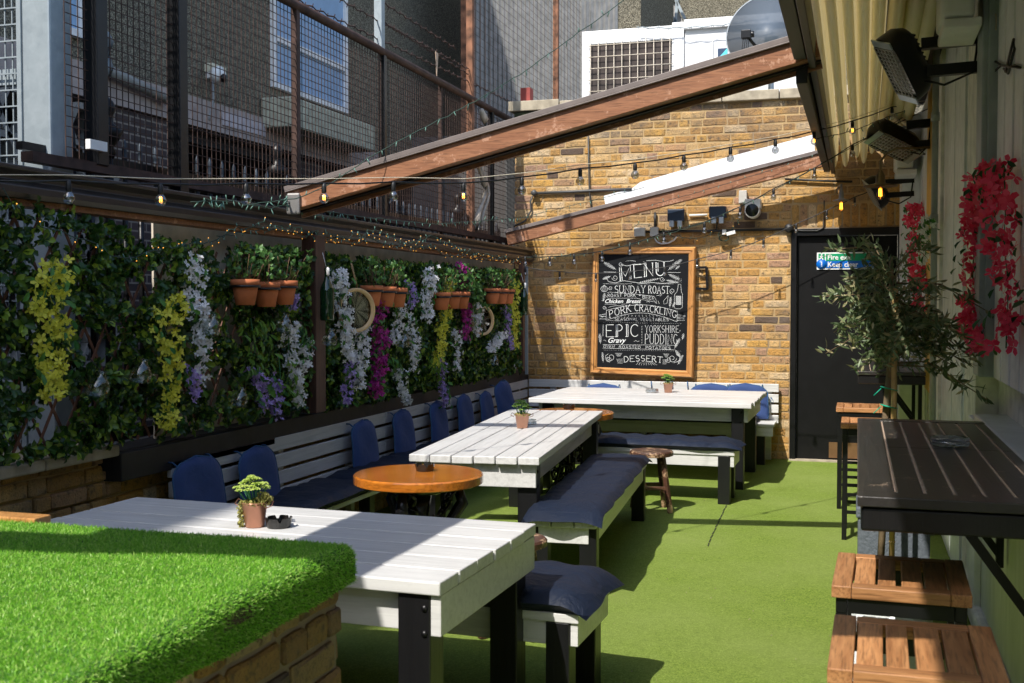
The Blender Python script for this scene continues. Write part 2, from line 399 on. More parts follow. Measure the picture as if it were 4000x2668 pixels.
# ---- back wall
YW = 11.89
t = thing('brick_wall', 'tall yellow stock brick wall across the far end of the yard', 'wall', (-1.6, YW, 0))
w = MB()
w.bx(-3.60, -.66, YW+.0015, 12.2, 0, 3.70); w.bx(-.66, .45, YW+.0015, 12.2, 2.37, 3.70)
obj('mortar_bed', w, MORTAR, t)
b = MB()
door = lambda a, z: (-3.62+a > -.66 and z < 2.64)
bricks(b, (-3.62, YW, 0), (1,0,0), (0,-1,0), 2.955, 0, 2.64)
bricks(b, (-3.62, YW, 2.64), (1,0,0), (0,-1,0), 4.04, 2.64, 3.70)
x = -.655
while x < .36:
    rounded_brick(b, Vector((x, YW, 2.385)), Vector((1,0,0)), Vector((0,-1,0)), .070, .235, 0, .0035, True); x += .084
bricks(b, (-3.62, 12.2, 1.9), (0,-1,0), (-1,0,0), .31, 1.9, 3.70)
obj('brickwork', b, BRICK, t)
c = MB()
for k in range(7):
    a = -3.68 + k*.58; c.bx(a, min(a+.57, .30), YW-.06, 12.26, 3.70+(.012 if k == 0 else 0), 3.80+(.02 if k == 0 else 0))
obj('coping', c, CONCRETE, t, bevel=.008)
b = MB(); b.prism([(-3.62,YW+.02,3.70),(-3.62,YW+.02,3.60),(-3.45,YW+.02,3.64),(-3.35,YW+.02,3.70)], (0,-.05,0)); obj('moss_clump', b, simple('dark_moss', (.03,.035,.015), .95, 0, .5, 80, 1), t)
# ---- low wall and black beam under the hedge on the left
t = thing('garden_wall', 'low rough brick wall with a stone top under the leafy trellis', 'wall', (-3.6, 6, 0))
w = MB(); w.bx(-3.78, -3.56, 1.0, 11.88, 0, .78); obj('mortar_bed', w, MORTAR, t)
b = MB(); bricks(b, (-3.55, 1.0, 0), (0,1,0), (1,0,0), 10.85, 0, .80)
bricks(b, (-3.53, 1.0, .5), (0,1,0), (1,0,0), 3.65, .5, .88); obj('brickwork', b, BRICK, t)
w = MB(); w.bx(-3.74, -3.545, 1.0, 4.64, .70, .865); obj('upper_course_bed', w, MORTAR, t)
c = MB()
for k in range(7): c.bx(-3.80, -3.44, 1.0+k*.525, 1.0+k*.525+.52, .87, .925)
obj('stone_top', c, CONCRETE, t, bevel=.01)
c = MB(); c.bx(-3.68, -3.50, 4.70, 11.86, .735, .885); c.bx(-3.49, -3.44, 4.68, 6.2, .74, .88); c.bx(-3.49, -3.45, 6.21, 11.85, .745, .88)
tag(obj('timber_beam', c, simple('black_timber', (.018,.016,.016), .6, 0, .4, 30, .4), bevel=.006), 'long black timber sleeper along the foot of the leafy hedge', 'beam')
# ---- render board behind the hedge
c = MB(); c.bx(-3.632, -3.62, 5.22, 8.4, .80, 2.13); c.bx(-3.66, -3.622, 8.41, 11.85, .80, 2.13)
tag(obj('render_board', c, CREAMB), 'cream board behind the hedge, under the brown gutter', 'board')
# ---- posts
t = obj('timber_post', MB().bx(-3.46, -3.36, 6.60, 6.74, .90, 2.06), POSTW, bevel=.004); tag(t, 'brown upright timber post between the two leafy hedge panels', 'post')
b = MB(); b.bx(-3.40, -3.35, 11.30, 11.36, .9, 2.05, 0); b.bx(-3.36,-3.33, 11.40, 11.42, .86, 2.0, 1)
tag(obj('corner_post', b, [POSTW, GALV]), 'slim upright corner post where the hedge meets the brick wall', 'post')
# ---- gutter beam over the hedge
def gutter_profile(X, y0, y1, z):
    P = [(0,0),(.035,-.004),(.05,.02),(.05,.05),(.02,.075),(.02,.095),(.06,.115),(.06,.135),(-.06,.15),(-.10,.15),(-.10,0)]
    m = MB(); m.prism([(X+a, y0, z+b_) for a, b_ in P], (0, y1-y0, 0)); return m
t = thing('gutter_beam', 'long dark brown gutter beam running above the leafy hedge', 'gutter', (-3.45, 6, 2.05))
m = gutter_profile(-3.44, 1.0, 11.86, 2.065); obj('gutter', m, GUTTER, t, bevel=.004)
m = MB().bx(-3.53, -3.43, 1.0, 11.86, 2.035, 2.064); obj('timber_batten', m, RAFTER, t, bevel=.003)
# ---- rafters
def rafter(name, label, Y, xl, zl, xr, zr, h, y2=None, lip=True, th=.10):
    t = thing(name, label, 'roof beam', ((xl+xr)/2, Y, (zl+zr)/2), group='sloping roof beams')
    d = Vector((xr-xl, 0, zr-zl)).normalized(); u = Vector((-d.z, 0, d.x))
    A = Vector((xl, Y+th/2, zl)); B = Vector((xr, Y+th/2, zr))
    m = MB(); m.prism([A, B, B+u*h, A+u*h], (0, -th, 0)); obj('timber', m, RAFTER, t, bevel=.004)
    m = MB(); m.prism([A+u*(h+.002), B+u*(h+.002), B+u*(h+.03), A+u*(h+.03)], (0, -th-.02, 0)); m2 = MB()
    vs = []
    m.prism([A+u*(h-.006)+Vector((0,-th-.002,0)), B+u*(h-.006)+Vector((0,-th-.002,0)), B+u*(h+.002)+Vector((0,-th-.002,0)), A+u*(h+.002)+Vector((0,-th-.002,0))], (0, -.018, 0))
    obj('flashing_cap', m, CAPGREY, t, bevel=.002)
    if lip:
        m = MB(); Bk = Vector((0, .035, 0))
        m.prism([A-u*.012+Bk, B-u*.012+Bk, B-u*.001+Bk, A-u*.001+Bk], (0, -th*.6, 0)); obj('guide_rail', m, METALB, t)
        m = MB(); Bk = Vector((0, .06, 0))
        m.prism([A-u*.035+Bk, B-u*.035+Bk, B+u*.03+Bk, A+u*.03+Bk], (0, -.022, 0)); obj('trim_board', m, RAFTER, t)
    return t
rafter('roof_rafter', 'nearer red brown sloping timber beam crossing the whole yard', 6.22, -3.31, 2.180, -.20, 2.915, .118)
obj_ = bpy.data.objects['roof_rafter']
m = MB(); m.bx(-3.325, -3.235, 6.145, 6.168, 2.155, 2.285); o = obj('metal_end_bracket', m, simple('pale_grey_bracket', (.24,.23,.22), .4, .3), obj_, bevel=.012)
rafter('roof_rafter', 'far red brown sloping timber beam against the brick wall', 11.55, -3.58, 2.235, -.27, 2.975, .135, lip=False)
m = MB().bx(-3.325, -.2, 1.28, 1.40, 2.20, 2.24)
rafter('roof_rafter', 'sloping timber beam above the turf covered ledge', 1.30, -3.45, 2.10, -.20, 2.90, .13, lip=False)
# white flashing sheet above the far rafter (bent metal strip on the wall)
pts = [(3180,525),(3183,600),(2365,803),(2359,765),(2470,735),(2500,712),(2800,625)]
W_ = [py(a, b_, 11.86) for a, b_ in pts]
m = MB(); m.prism(W_, (0, .012, 0)); tag(obj('roof_flashing', m, simple('white_metal_sheet', (.84,.85,.87), .3, 0, .04, 6, .5)), 'shiny white metal flashing strip above the far roof beam', 'flashing')
# ---- fascia, ribbed guide and awning on the right
t = thing('roof_fascia', 'dark brown roof fascia between the sloping beams and the awning', 'fascia', (-.28, 6, 2.7))
m = MB(); m.prism([px(3017,0,-.36), px(3048,175,-.36), px(3114,175,-.30), px(3090,0,-.30)], (.03, 0, 0))
m = MB()
A1, A2, A3, A4 = px(3017,-30,-.34), px(3050,180,-.34), px(3110,160,-.27), px(3095,-30,-.27)
lo = [px(3160,330,-.36), px(3226,653,-.30)]
m.bx(-.335, -.27, 1.5, 6.15, 2.90, 3.12)
m.prism([(-.33, 6.29, 2.80), (-.33, 11.5, 2.90), (-.33, 11.5, 3.12), (-.33, 6.29, 3.12)], (.06, 0, 0))
for k in range(19): m.box((-.335, 6.55+k*.26, 2.96+k*.004), (.012, .13, .22))
obj('fascia_board', m, simple('dark_brown_fascia', (.014,.011,.009), .5, 0, .3), t, bevel=.004)
m = MB(); m.bx(-.262, -.225, 1.5, 11.5, 2.88, 3.05); obj('guide_rail', m, METALB, t, bevel=.004)
m = MB(); m.bx(.10, .95, -2, 11.86, 3.58, 3.64)
tag(obj('lean_to_roof', m, simple('dark_roof_felt', (.05,.045,.04), .9)), 'flat dark roof above the folded awning', 'roof')
t = thing('folded_awning', 'cream retractable awning gathered in long hanging folds', 'awning', (.1, 6, 2.7))
def fold(path, w, hgt=.30):
    m = MB(); rows = 36; n = 14; vs = []; fs = []
    L = [0]
    for a, b_ in zip(path, path[1:]): L.append(L[-1]+(b_-a).length)
    def at(d):
        for i in range(len(path)-1):
            if d <= L[i+1] or i == len(path)-2: return path[i].lerp(path[i+1], (d-L[i])/(L[i+1]-L[i]))
    ph = rnd.uniform(0, 6)
    for i in range(rows+1):
        f = i/rows; p = at(L[-1]*f); e = 1.0 if f < .90 else math.sqrt(max(0, 1-((f-.90)/.10)**2))*.9+.10
        hw = w[0]+(w[1]-w[0])*f; hw = hw/2*(.2+.8*e); wob = .0015*math.sin(f*9+ph)
        for k in range(n+1):
            a = math.pi*k/n; s_ = math.sin(a)**.62 if 0 < k < n else 0
            vs.append((p.x+wob-hw*math.cos(a), p.y, p.z+hgt - hgt*(e*.95+.05)*s_))
    for i in range(rows):
        for k in range(n): fs.append((i*(n+1)+k, (i+1)*(n+1)+k, (i+1)*(n+1)+k+1, i*(n+1)+k+1))
    m.add(vs, fs, 0, True); return m
# lower edge of each fold: measured line, highest near the camera and sagging to the far end
topx = [3173, 3240, 3310, 3377, 3443, 3520, 3590, 3650]; endp = [(3268,732),(3309,728),(3350,706),(3374,717),(3402,700),(3437,692),(3485,610),(3530,540)]
for i, (tx, (bx_, by_)) in enumerate(zip(topx, endp)):
    P = []
    for y_, z_ in ((0, 3.22), (300, 3.15), (548, 3.09), (640, 3.0), (732, 2.86)):
        if y_ > by_ : break
        P.append(pz(tx+(bx_-tx)*y_/by_, y_, z_))
    zend = 2.86 if by_ > 680 else 3.06
    if (P[-1]-pz(bx_, by_, zend)).length > .05: P.append(pz(bx_, by_, zend))
    near = P[0]+(P[0]-P[1]).normalized()*3.9; near.z = 3.24
    P = [near]+P
    obj('fold', fold(P, (.092, .083) if i < 6 else (.13, .15)), AWN, t)
m = MB(); m.bx(-.46, -.05, .2, 3.1, 3.16, 3.2); tag(obj('added_shade_slab', m, simple('shade_slab_dark', (.2,.18,.14), .8)), 'narrow unseen panel added overhead to shade the bar stools', 'shade blocker')  # unseen light blocker, added so the right part of the stools is shaded
# off-frame slab added only to throw a shade band across the near table
m = MB(); m.bx(-2.49, -2.04, 1.1, 2.75, 2.78, 2.83); tag(obj('added_shade_slab', m, simple('shade_slab_dark', (.2,.18,.14), .8)), 'narrow unseen panel added overhead to shade the near table', 'shade blocker')
t = thing('rear_wall', 'pale rendered wall closing the yard behind the viewer', 'wall', (-1.2, -4, 0))
m = MB(); m.bx(-4, 1.2, -4.4, -4.1, 0, 5.2); obj('render_face', m, simple('tan_render', (.42,.37,.30), .9), t)
# ---- low block behind and buildings
t = thing('apartment_block', 'dark pebbledash apartment block across the lane, seen through the mesh fence', 'building', (-8, 8, 0))
XB = -6.5
def pxB(a, b_): return px(a, b_, XB)
m = MB(); m.bx(-9, XB, -3, 19, 3.72, 10.8); obj('pebbledash_wall', m, PEBBLE, t)
m = MB(); m.bx(-12, XB, -24, -6.0, 0, 15.7); obj('added_shade_tower', m, PEBBLE, t)  # out of view; added and sized to shade the near table's left end
m = MB(); m.bx(-8.9, XB+.03, -3, 19, 3.42, 3.715); obj('concrete_band', m, simple('pink_grey_concrete', (.36,.30,.27), .9, 0, .2, 30, .5), t)
m = MB(); m.bx(-10, -8.6, -3, 19, 0, 3.41); m.bx(-8.7,-6.7,-3,19,3.30,3.415); obj('ground_floor', m, simple('dark_recess', (.04,.04,.042), .9), t)
dbk = NT('dark_purple_brick')
v_ = dbk.coord((1,1,1), (0,0,0)); sx = dbk.n('ShaderNodeSeparateXYZ'); cmb = dbk.n('ShaderNodeCombineXYZ'); dbk.l(v_, sx.inputs[0]); dbk.l(sx.outputs[1], cmb.inputs[0]); dbk.l(sx.outputs[2], cmb.inputs[1])
bt = dbk.n('ShaderNodeTexBrick'); dbk.l(cmb.outputs[0], bt.inputs[0]); bt.inputs['Scale'].default_value = 1
for nm, vv in (('Brick Width', .235), ('Row Height', .082), ('Mortar Size', .008), ('Bias', -.2)): bt.inputs[nm].default_value = vv
bt.inputs['Color1'].default_value = (.030,.022,.026,1); bt.inputs['Color2'].default_value = (.055,.035,.038,1); bt.inputs['Mortar'].default_value = (.22,.19,.16,1)
dbk.pbr(bt.outputs[0], .6, 0, dbk.bump(dbk.noise(v_, 40, 4), .3, .004)); DBRICK = dbk.mat
a0, a1 = pxB(378, 500).y, pxB(669, 500).y
m = MB(); m.bx(-8.5, XB-.02, a0, a1, 0, 3.41); obj('brick_pier', m, DBRICK, t)
for a0_, a1_ in ((12.5, 13.2), (16.2, 17)): m = MB(); m.bx(-8.5, XB-.1, a0_, a1_, 0, 3.41); obj('far_pier', m, DBRICK, t)
m = MB(); m.bx(-8.4, XB-.08, 3.0, 5.0, 0, 3.41); obj('near_pier', m, DBRICK, t)
m = MB(); m.bx(-8.55, -8.0, 9.5, 19, 0, 1.4); obj('inner_wall', m, simple('dim_inner_wall', (.12,.115,.10), .9), t)
# windows
def window(y0, y1, z0, z1, bars, sill=True):
    f = MB(); fw = .07
    f.bx(XB, XB+.06, y0, y0+fw, z0, z1); f.bx(XB, XB+.06, y1-fw, y1, z0, z1)
    for z in (z0, z1-fw)+tuple(bars): f.bx(XB+.002, XB+.058, y0+fw, y1-fw, z, z+fw)
    fo = obj('window_frame', f, simple('weathered_white_frame', (.75,.75,.75), .5), t, bevel=.004)
    p = MB(); p.bx(XB+.005, XB+.02, y0+fw, y1-fw, z0+fw, z1-fw); obj('blind_behind_glass', p, simple('blue_window_blind', (.26,.42,.62), .35, 0, .06, 5, .05), fo)
    return fo
y0 = pxB(1055, 300).y; y1 = pxB(1345, 300).y
z0 = pxB(1330, 440).z; zb = (pxB(1055, 160).z+pxB(1340, 280).z)/2
window(y0, y1, z0, z0+2.1, [zb])
y2 = pxB(1052, 450).y; y3 = pxB(1465, 560).y
m = MB(); m.bx(XB, XB+.45, y2, y3, pxB(1200,520).z-.42, pxB(1200,520).z-.10)
m = MB(); zt = px(1180, 388, XB+.4).z; zl_ = px(1180, 505, XB+.4).z
m.bx(XB, XB+.4, y2-.2, px(1465, 560, XB+.4).y, zl_, zt); obj('window_ledge', m, simple('mossy_cream_ledge', (.42,.42,.32), .9, 0, .25, 25, .4), t, bevel=.02)
window(pxB(200,60).y, pxB(312, 100).y, pxB(290, 150).z, 7.5, [])
# rails, pipes on facade
m = MB(); p0 = px(400, 140, XB+.08); p1 = px(425, 165, XB+.08); p2 = px(425, 260, XB+.08); p3 = px(400, 290, XB+.08)
m.tube([p0, (p0+p1)/2+Vector((0,0,.03)), p1, p2, p3], .045, 10); obj('waste_pipe', m, simple('blue_grey_pipe', (.16,.19,.21), .5), t)
m = MB(); q0 = px(435, 280, XB+.1); q1 = px(665, 395, XB+.1); m.tube([q0, q1], .05, 10); obj('band_pipe', m, simple('grey_band_pipe', (.22,.22,.20), .6), t)
sgn = MB(); a = px(868, 432, XB+.035); b_ = px(1035, 500, XB+.035); sgn.bx(XB+.03, XB+.045, a.y, b_.y, a.z-.15, a.z-.0)
sg = obj('notice_plate', sgn, simple('pinkish_notice', (.50,.45,.46), .6), t)
# hexagonal concrete screen blocks left
t = thing('screen_wall', 'grey concrete screen block wall with hexagonal holes, left behind the mesh', 'wall', (-6.2, 5, 0))
m = MB(); ys = px(283, 400, -6.3).y
for k in range(9):
    for j_ in range(4):
        cy_ = ys+.05 - k*.0 - j_*.40 + (.2 if k % 2 else 0); cz_ = .2 + k*.36
        for q in range(6):
            aa = math.pi/3*q; bb = aa+math.pi/3
            m.bar((-6.3, cy_+.21*math.cos(aa), cz_+.21*math.sin(aa)), (-6.3, cy_+.21*math.cos(bb), cz_+.21*math.sin(bb)), .2, .05, 0, (1,0,0) if False else (0,0,1))
obj('hexagonal_blocks', m, simple('grey_concrete_block', (.22,.21,.19), .9, 0, .2, 60, .5), t)
# corrugated facade beyond, pebbledash end block, rooftop cabinet
t = thing('corrugated_shed', 'grey corrugated metal wall behind the tall mesh fence', 'building', (-5, 17, 0))
m = MB(); A = py(1845, 300, 16.0); Bp = py(2420, 300, 16.0); n = int((Bp.x-A.x)/.035); vs = []; fs = []
for i in range(n+1):
    x = A.x + i*.035; y = 16.0 + (.014 if i % 2 else -.014); vs += [(x, y, 1.5), (x, y, 8.5)]
for i in range(n): fs.append((2*i, 2*i+2, 2*i+3, 2*i+1))
m.add(vs, fs); obj('corrugated_sheet', m, simple('dull_grey_corrugated', (.25,.25,.245), .6, .3, .2, 12, .1), t)
m = MB(); m.bx(A.x-.02, Bp.x+.3, 16.03, 19, 1.5, 8.4); obj('shed_body', m, PEBBLE, t)
m = MB(); m.bx(A.x-.16, A.x-.01, 15.94, 16.1, 1.5, 8.4); obj('corner_trim', m, RUSTO, t)
t = thing('pebbledash_block', 'dark pebbledash building rising behind the white rooftop cabinets', 'building', (0, 22, 0))
m = MB(); m.bx(-5.0, 9, 21, 27, 0, 10.5); obj('pebbledash_wall', m, PEBBLE, t)
A = py(2365, 60, 19.5); Bp = py(2490, 60, 19.5); m = MB(); m.bx(A.x, Bp.x, 19.5, 20.9, 3, 10); obj('pale_bay', m, ROUGH, t)
A = py(2590, 60, 20.4); Bp = py(2680, 60, 20.4); m = MB(); m.prism([py(2590,0,20.4), py(2590,78,20.4), py(2600,100,20.4), py(2680,100,20.4), py(2620,0,20.4)], (0,.55,0)); obj('stair_panel', m, simple('grey_stair_panel', (.35,.34,.33), .6), t)
m = MB()
for (a,b_,c_,d_) in ((2592,0,2640,90),(2612,0,2614,60),(2640,0,2676,75),(2645,0,2640,85)): m.bar(py(a,b_,20.3), py(c_,d_,20.3), .05, .05)
obj('stair_rails', m, GALV, t)
m = MB(); m.bx(-5.0, -.2, 12.3, 21, 2.0, 3.55); tag(obj('flat_roof', m, simple('roof_felt', (.08,.08,.08), .9)), 'low flat roof behind the brick wall under the cabinets', 'roof')
# ---- rooftop cabinet (white units with grille)
YC = 13.2
t = thing('rooftop_cabinet', 'white rooftop ventilation cabinet with a wire guarded grille', 'cabinet', (-2.7, YC, 3.6))
A = py(2277, 128, YC); B_ = py(2632, 110, YC)
zc = A.z+.01; m = MB(); XR = py(3120, 60, YC).x
x0c, x1c = A.x, B_.x
m.bx(x0c, x1c+.05, YC+.03, YC+.9, 3.55, zc-.02); m.bx(x0c-.01, x1c+.0, YC-.01, YC+.03, zc-.16, zc); m.bx(x0c-.01, x0c+.09, YC-.01, YC+.03, 3.55, zc-.161); m.bx(x1c-.02, x1c+.12, YC-.014, YC+.03, 3.55, zc+.03)
obj('casing', m, simple('white_cabinet_metal', (.74,.75,.76), .4, 0, .06), t, bevel=.006)
m = MB(); m.bx(x0c+.091, x1c-.021, YC+.012, YC+.029, 3.55, zc-.162)
obj('louvre', m, simple('dirty_dark_louvre', (.05,.038,.034), .8, 0, .5, 20, .6), t)
m = MB()
n = 10
for k in range(n+1): x = x0c+.10+(x1c-x0c-.14)*k/n; m.tube([(x,YC-.03,3.6),(x,YC-.03,zc-.12)], .0045, 5)
z = zc-.18
while z > 3.6: m.tube([(x0c+.07,YC-.035,z),(x1c,YC-.035,z)], .0045, 5); z -= .135
obj('wire_guard', m, simple('pale_rusty_wire', (.62,.55,.45), .6), t)
t = thing('equipment_cabin', 'plain white rooftop cabin with a dark and cyan badge', 'cabinet', (-1.5, YC, 3.6))
m = MB(); m.bx(x1c+.13, XR, YC+.02, YC+1.2, 3.55, zc+.03); m.bx(x1c+.121, XR+.02, YC-.03, YC+.019, zc-.06, zc+.05)
obj('cabin_wall', m, simple('white_cabin_metal', (.78,.79,.80), .4, 0, .05), t, bevel=.004)
m = MB(); a = py(2804, 190, YC+.016); b_ = py(2838, 228, YC+.016); s_ = .10
m.prism([(a.x, YC+.016, a.z), (a.x, YC+.016, b_.z), (b_.x+.01, YC+.016, a.z)], (0,-.006,0)); badge = obj('badge', m, simple('dark_blue_badge', (.03,.06,.12), .4), t)
m = MB(); m.prism([(a.x, YC+.016, b_.z), (b_.x+.01, YC+.016, b_.z), (b_.x+.01, YC+.016, a.z)], (0,-.006,0)); obj('badge_corner', m, simple('cyan_badge', (.12,.62,.72), .4), badge)
m = MB(); m.tube([(x1c+.45, YC+.0, 3.6),(x1c+.45, YC+.0, zc-.2)], .006, 5); obj('panel_seam', m, WPLAS, t)
# barbed wire across the cabinets
m = MB(); A = py(2490, 108, 13.1); Bq = py(3000, 72, 13.1); P_ = [A.lerp(Bq, i/24)+Vector((0,0,.008*math.sin(i*1.9)-.04*math.sin(math.pi*i/24))) for i in range(25)]; m.tube(P_, .006, 4)
for p in P_[::2]: m.tube([p+Vector((-.015,0,.02)), p+Vector((.015,0,-.02))], .003, 3); m.tube([p+Vector((.015,0,.02)), p+Vector((-.015,0,-.02))], .003, 3)
tag(obj('barbed_wire', m, GALV), 'pale barbed wire strung along the top of the white cabinets', 'wire')
# small red block on wall end
m = MB(); A = py(2040, 405, 12.0); m.bx(A.x, A.x+.11, 11.93, 12.05, 3.82, 3.98); tag(obj('timber_offcut', m, simple('red_painted_block', (.28,.05,.04), .7)), 'short red block standing on the stone coping', 'block')
# satellite dish
t = thing('satellite_dish', 'grey mesh satellite dish on a pole above the brick wall', 'satellite dish', (-1.1, 12.3, 3.8))
cen = py(2985, 120, 12.35); Rd = .42
m = MB(); ax = Vector((-.25,-.95,.25)).normalized(); q = Vector((0,0,1)).rotation_difference(ax).to_matrix()
prof = [(r_*Rd, .16*r_*r_-.16) for r_ in [0.0001,.2,.4,.6,.8,.95,1.0]]
m.lathe(prof, cen, 40, 0, q)
dm = NT('perforated_dish'); tr = dm.n('ShaderNodeBsdfTransparent'); pb = dm.n('ShaderNodeBsdfPrincipled'); pb.inputs['Base Color'].default_value = (.10,.13,.17,1); pb.inputs['Roughness'].default_value = .5
xx = dm.n('ShaderNodeMixShader'); xx.inputs[0].default_value = .72; dm.l(tr.outputs[0], xx.inputs[1]); dm.l(pb.outputs[0], xx.inputs[2]); dm.l(xx.outputs[0], dm.out.inputs[0])
obj('dish', m, dm.mat, t)
m = MB(); m.lathe([(Rd-.004,-.004),(Rd+.008,-.006),(Rd+.008,.006),(Rd-.004,.004)], cen, 40, 0, q, cap=False); obj('rim', m, simple('dish_rim', (.30,.34,.38), .4), t)
f0 = py(2915, 135, 11.95); m = MB(); m.box(f0, (.10,.08,.085)); m.lathe([(.03,0),(.035,.05)], f0+Vector((.03,.0,.0)), 12, 0, Matrix.Rotation(R(90),3,'Y'))
obj('receiver', m, METALB, t, bevel=.006)
m = MB(); m.tube([f0+Vector((.02,0,-.03)), py(2955,185,12.2), py(3010, 300, 12.38)], .017, 8)
for k in range(4): m.tube([f0+Vector((-.03+.02*k,0,-.04)), f0+Vector((-.05+.02*k,.03,-.20)), f0+Vector((-.08,.1,-.36))], .004, 5)
obj('feed_arm', m, METALB, t)
m = MB(); a = py(3010, 330, 12.35); m.tube([(a.x,12.42,3.5),(a.x,12.42,4.3)], .03, 12); m.box((a.x,12.40,4.35), (.14,.04,.22)); obj('pole', m, GALV, t)
# ================================================================ FENCES
XF = -3.85
def fy(x, y=600): return px(x, y, XF).y
t = thing('mesh_fence', 'tall rusty wire mesh fence on dark posts above the spiked railings', 'fence', (XF, 8, 2.3))
yA, yB = fy(283)-.05, 15.9; zb_, zt_ = 2.36, px(1600, 255, XF).z
m = MB(); y = yA
w_ = .0021
while y < yB: m.bx(XF-w_, XF+w_, y-w_, y+w_, zb_, zt_ if y > fy(1160) else zt_); y += .052
z = zb_
while z < zt_: m.bx(XF+w_, XF+3*w_, yA, yB, z-w_, z+w_); z += .052
z = zt_
while z < 6.3: m.bx(XF+.002, XF+.005, fy(1836), 15.9, z-.0016, z+.0016); z += .085
y = fy(1836)
while y < 15.9: m.bx(XF-.0015, XF+.0015, y-.0015, y+.0015, zt_, 6.3); y += .17
obj('wire_mesh', m, RUST, t)
m = MB(); m.tube([(XF+.01, yA+.3, zt_), (XF+.01, 13.0, zt_-.02)], .035, 10); obj('top_rail', m, RUST, t)
m = MB(); m.bx(XF-.02, XF+.05, yA-.3, 13, zb_-.06, zb_-.01); obj('bottom_rail', m, RUST, t)
for x, w, mat, top in ((368,.09,METALB,zt_),(690,.085,METALB,zt_),(1160,.05,RUST,zt_),(1497,.055,METALB,zt_),(1725,.035,RUST,zt_),(1836,.07,RUSTO,5.6),(1918,.06,METALB,zt_),(1482,.07,GALV,6.0),(2170,.07,RUSTO,6.2)):
    yy = fy(x); zz = 1.0 if x > 500 else 2.34
    m = MB(); m.bx(XF-.03, XF-.03+w, yy-w/2, yy+w/2, (zt_ if mat is GALV else zz), top); obj('fence_post', m, mat, t, bevel=.004)
m = MB()
for (a, b_) in (((1160,0),(2000,400)), ((1330,0),(1830,270)), ((1495,10),(1780,190)), ((1495,85),(1830,290))):
    A = px(a[0], a[1], XF); B_ = px(b_[0], b_[1], XF); L = (B_-A).length; n = int(L/.06)
    P_ = [A.lerp(B_, i/n)+Vector((0,0,.01*math.sin(i*2.1))) for i in range(n+1)]; m.tube(P_, .006, 4)
    for i in range(0, n, 2): p = P_[i]; m.tube([p+Vector((0,.012,.022)), p-Vector((0,.012,.022))], .004, 3)
obj('barbed_wire', m, RUST, t)
m = MB(); a = px(1700, 200, XF+.03); m.prism([a, a+Vector((0,.07,-.01)), a+Vector((0,.03,-.26))], (.006,0,0)); obj('snagged_rag', m, simple('dirty_rag', (.45,.33,.24), .9), t)
# ivy stem on the fence
m = MB(); P_ = [px(1880+18*math.sin(i*.9), 430+ i*36, XF+.06) for i in range(14)]; m.tube(P_, [.028+.014*math.sin(i*1.7) for i in range(14)], 7); P_ = [px(1895+14*math.cos(i*.8), 520+ i*30, XF+.08) for i in range(13)]; m.tube(P_, .018, 6)
tag(obj('dead_vine', m, simple('pale_dead_vine', (.42,.36,.29), .9, 0, .3, 60, .8)), 'pale dead vine stem twisted up the mesh fence', 'vine')
# spiked iron railing
t = thing('iron_railing', 'black cast iron railing with spear tips behind the gutter', 'railing', (-3.95, 8, 0))
XR_ = -3.95; zr = px(*(1150+1400*.5742, 1590*.5742), XR_).z
m = MB(); m.bx(XR_-.02, XR_+.02, 4.6, 12.8, zr-.04, zr); m.bx(XR_-.02, XR_+.02, 4.6, 12.8, zr-.9, zr-.86); m.bx(XR_-.02, XR_+.02, 4.6, 12.8, .85, .9); obj('rail', m, METALB, t)
tipm = simple('grey_blue_spear_tip', (.045,.06,.08), .5, .3)
y = 5.0; k = 0
while y < 12.8:
    fin = (k % 13 == 2)
    m = MB(); r_ = .028 if fin else .016
    m.tube([(XR_, y, .9), (XR_, y, zr+.02)], r_, 8); bar_ = obj('railing_bar', m, METALB, t)
    m = MB()
    if fin: m.lathe([(.03,0),(.045,.03),(.03,.06),(.06,.10),(.085,.15),(.03,.19),(.028,.23),(.045,.27),(.03,.31),(.0005,.34)], (XR_,y,zr), 14)
    else: m.lathe([(.014,0),(.016,.02),(.011,.03),(.015,.05),(.012,.11),(.0005,.14)], (XR_,y,zr-.01), 5)
    obj('finial' if fin else 'spear_tip', m, METALB if fin else tipm, bar_); y += .145; k += 1
# galvanised pillar and pale mesh panel at the far left
yp0 = px(75, 300, -3.9).y
t = thing('steel_pillar', 'tall galvanised steel box pillar standing behind the leafy trellis', 'pillar', (-3.95, 4.8, 0))
A = px(195, 300, -3.9); yl = A.y; L_ = py(86, 300, yl)
m = MB(); m.bx(L_.x, -3.9, yl, px(285, 300, -3.9).y, 0, 5.5); obj('column', m, GALV, t, bevel=.012)
t = thing('wire_screen', 'pale galvanised wire mesh panel left of the steel pillar', 'fence', (L_.x-.4, yl, 0))
m = MB(); x = L_.x-.03
while x > L_.x-1.6: m.bx(x-.003, x+.003, yl+.02, yl+.026, 0, 5); x -= .022 if False else .045
z = .3
while z < 5: m.bx(L_.x-1.6, L_.x, yl+.012, yl+.019, z-.0035, z+.0035); z += .083
obj('wire_grid', m, GALV, t); m = MB(); m.bx(L_.x-1.6, L_.x-.001, yl+.04, yl+.09, 2.74, 2.82); m.bx(L_.x-.028,L_.x-.002,yl-.005,yl+.03,0,5); obj('panel_rail', m, GALV, t)
# security light bracket plates
m = MB(); a = px(350, 560, XF+.07); m.bx(XF+.06, XF+.09, a.y-.02, px(407,575,XF+.07).y, a.z-.03, a.z+.02); tag(obj('bracket_plate', m, WPLAS), 'small white bracket plate on the base of the mesh fence', 'bracket')
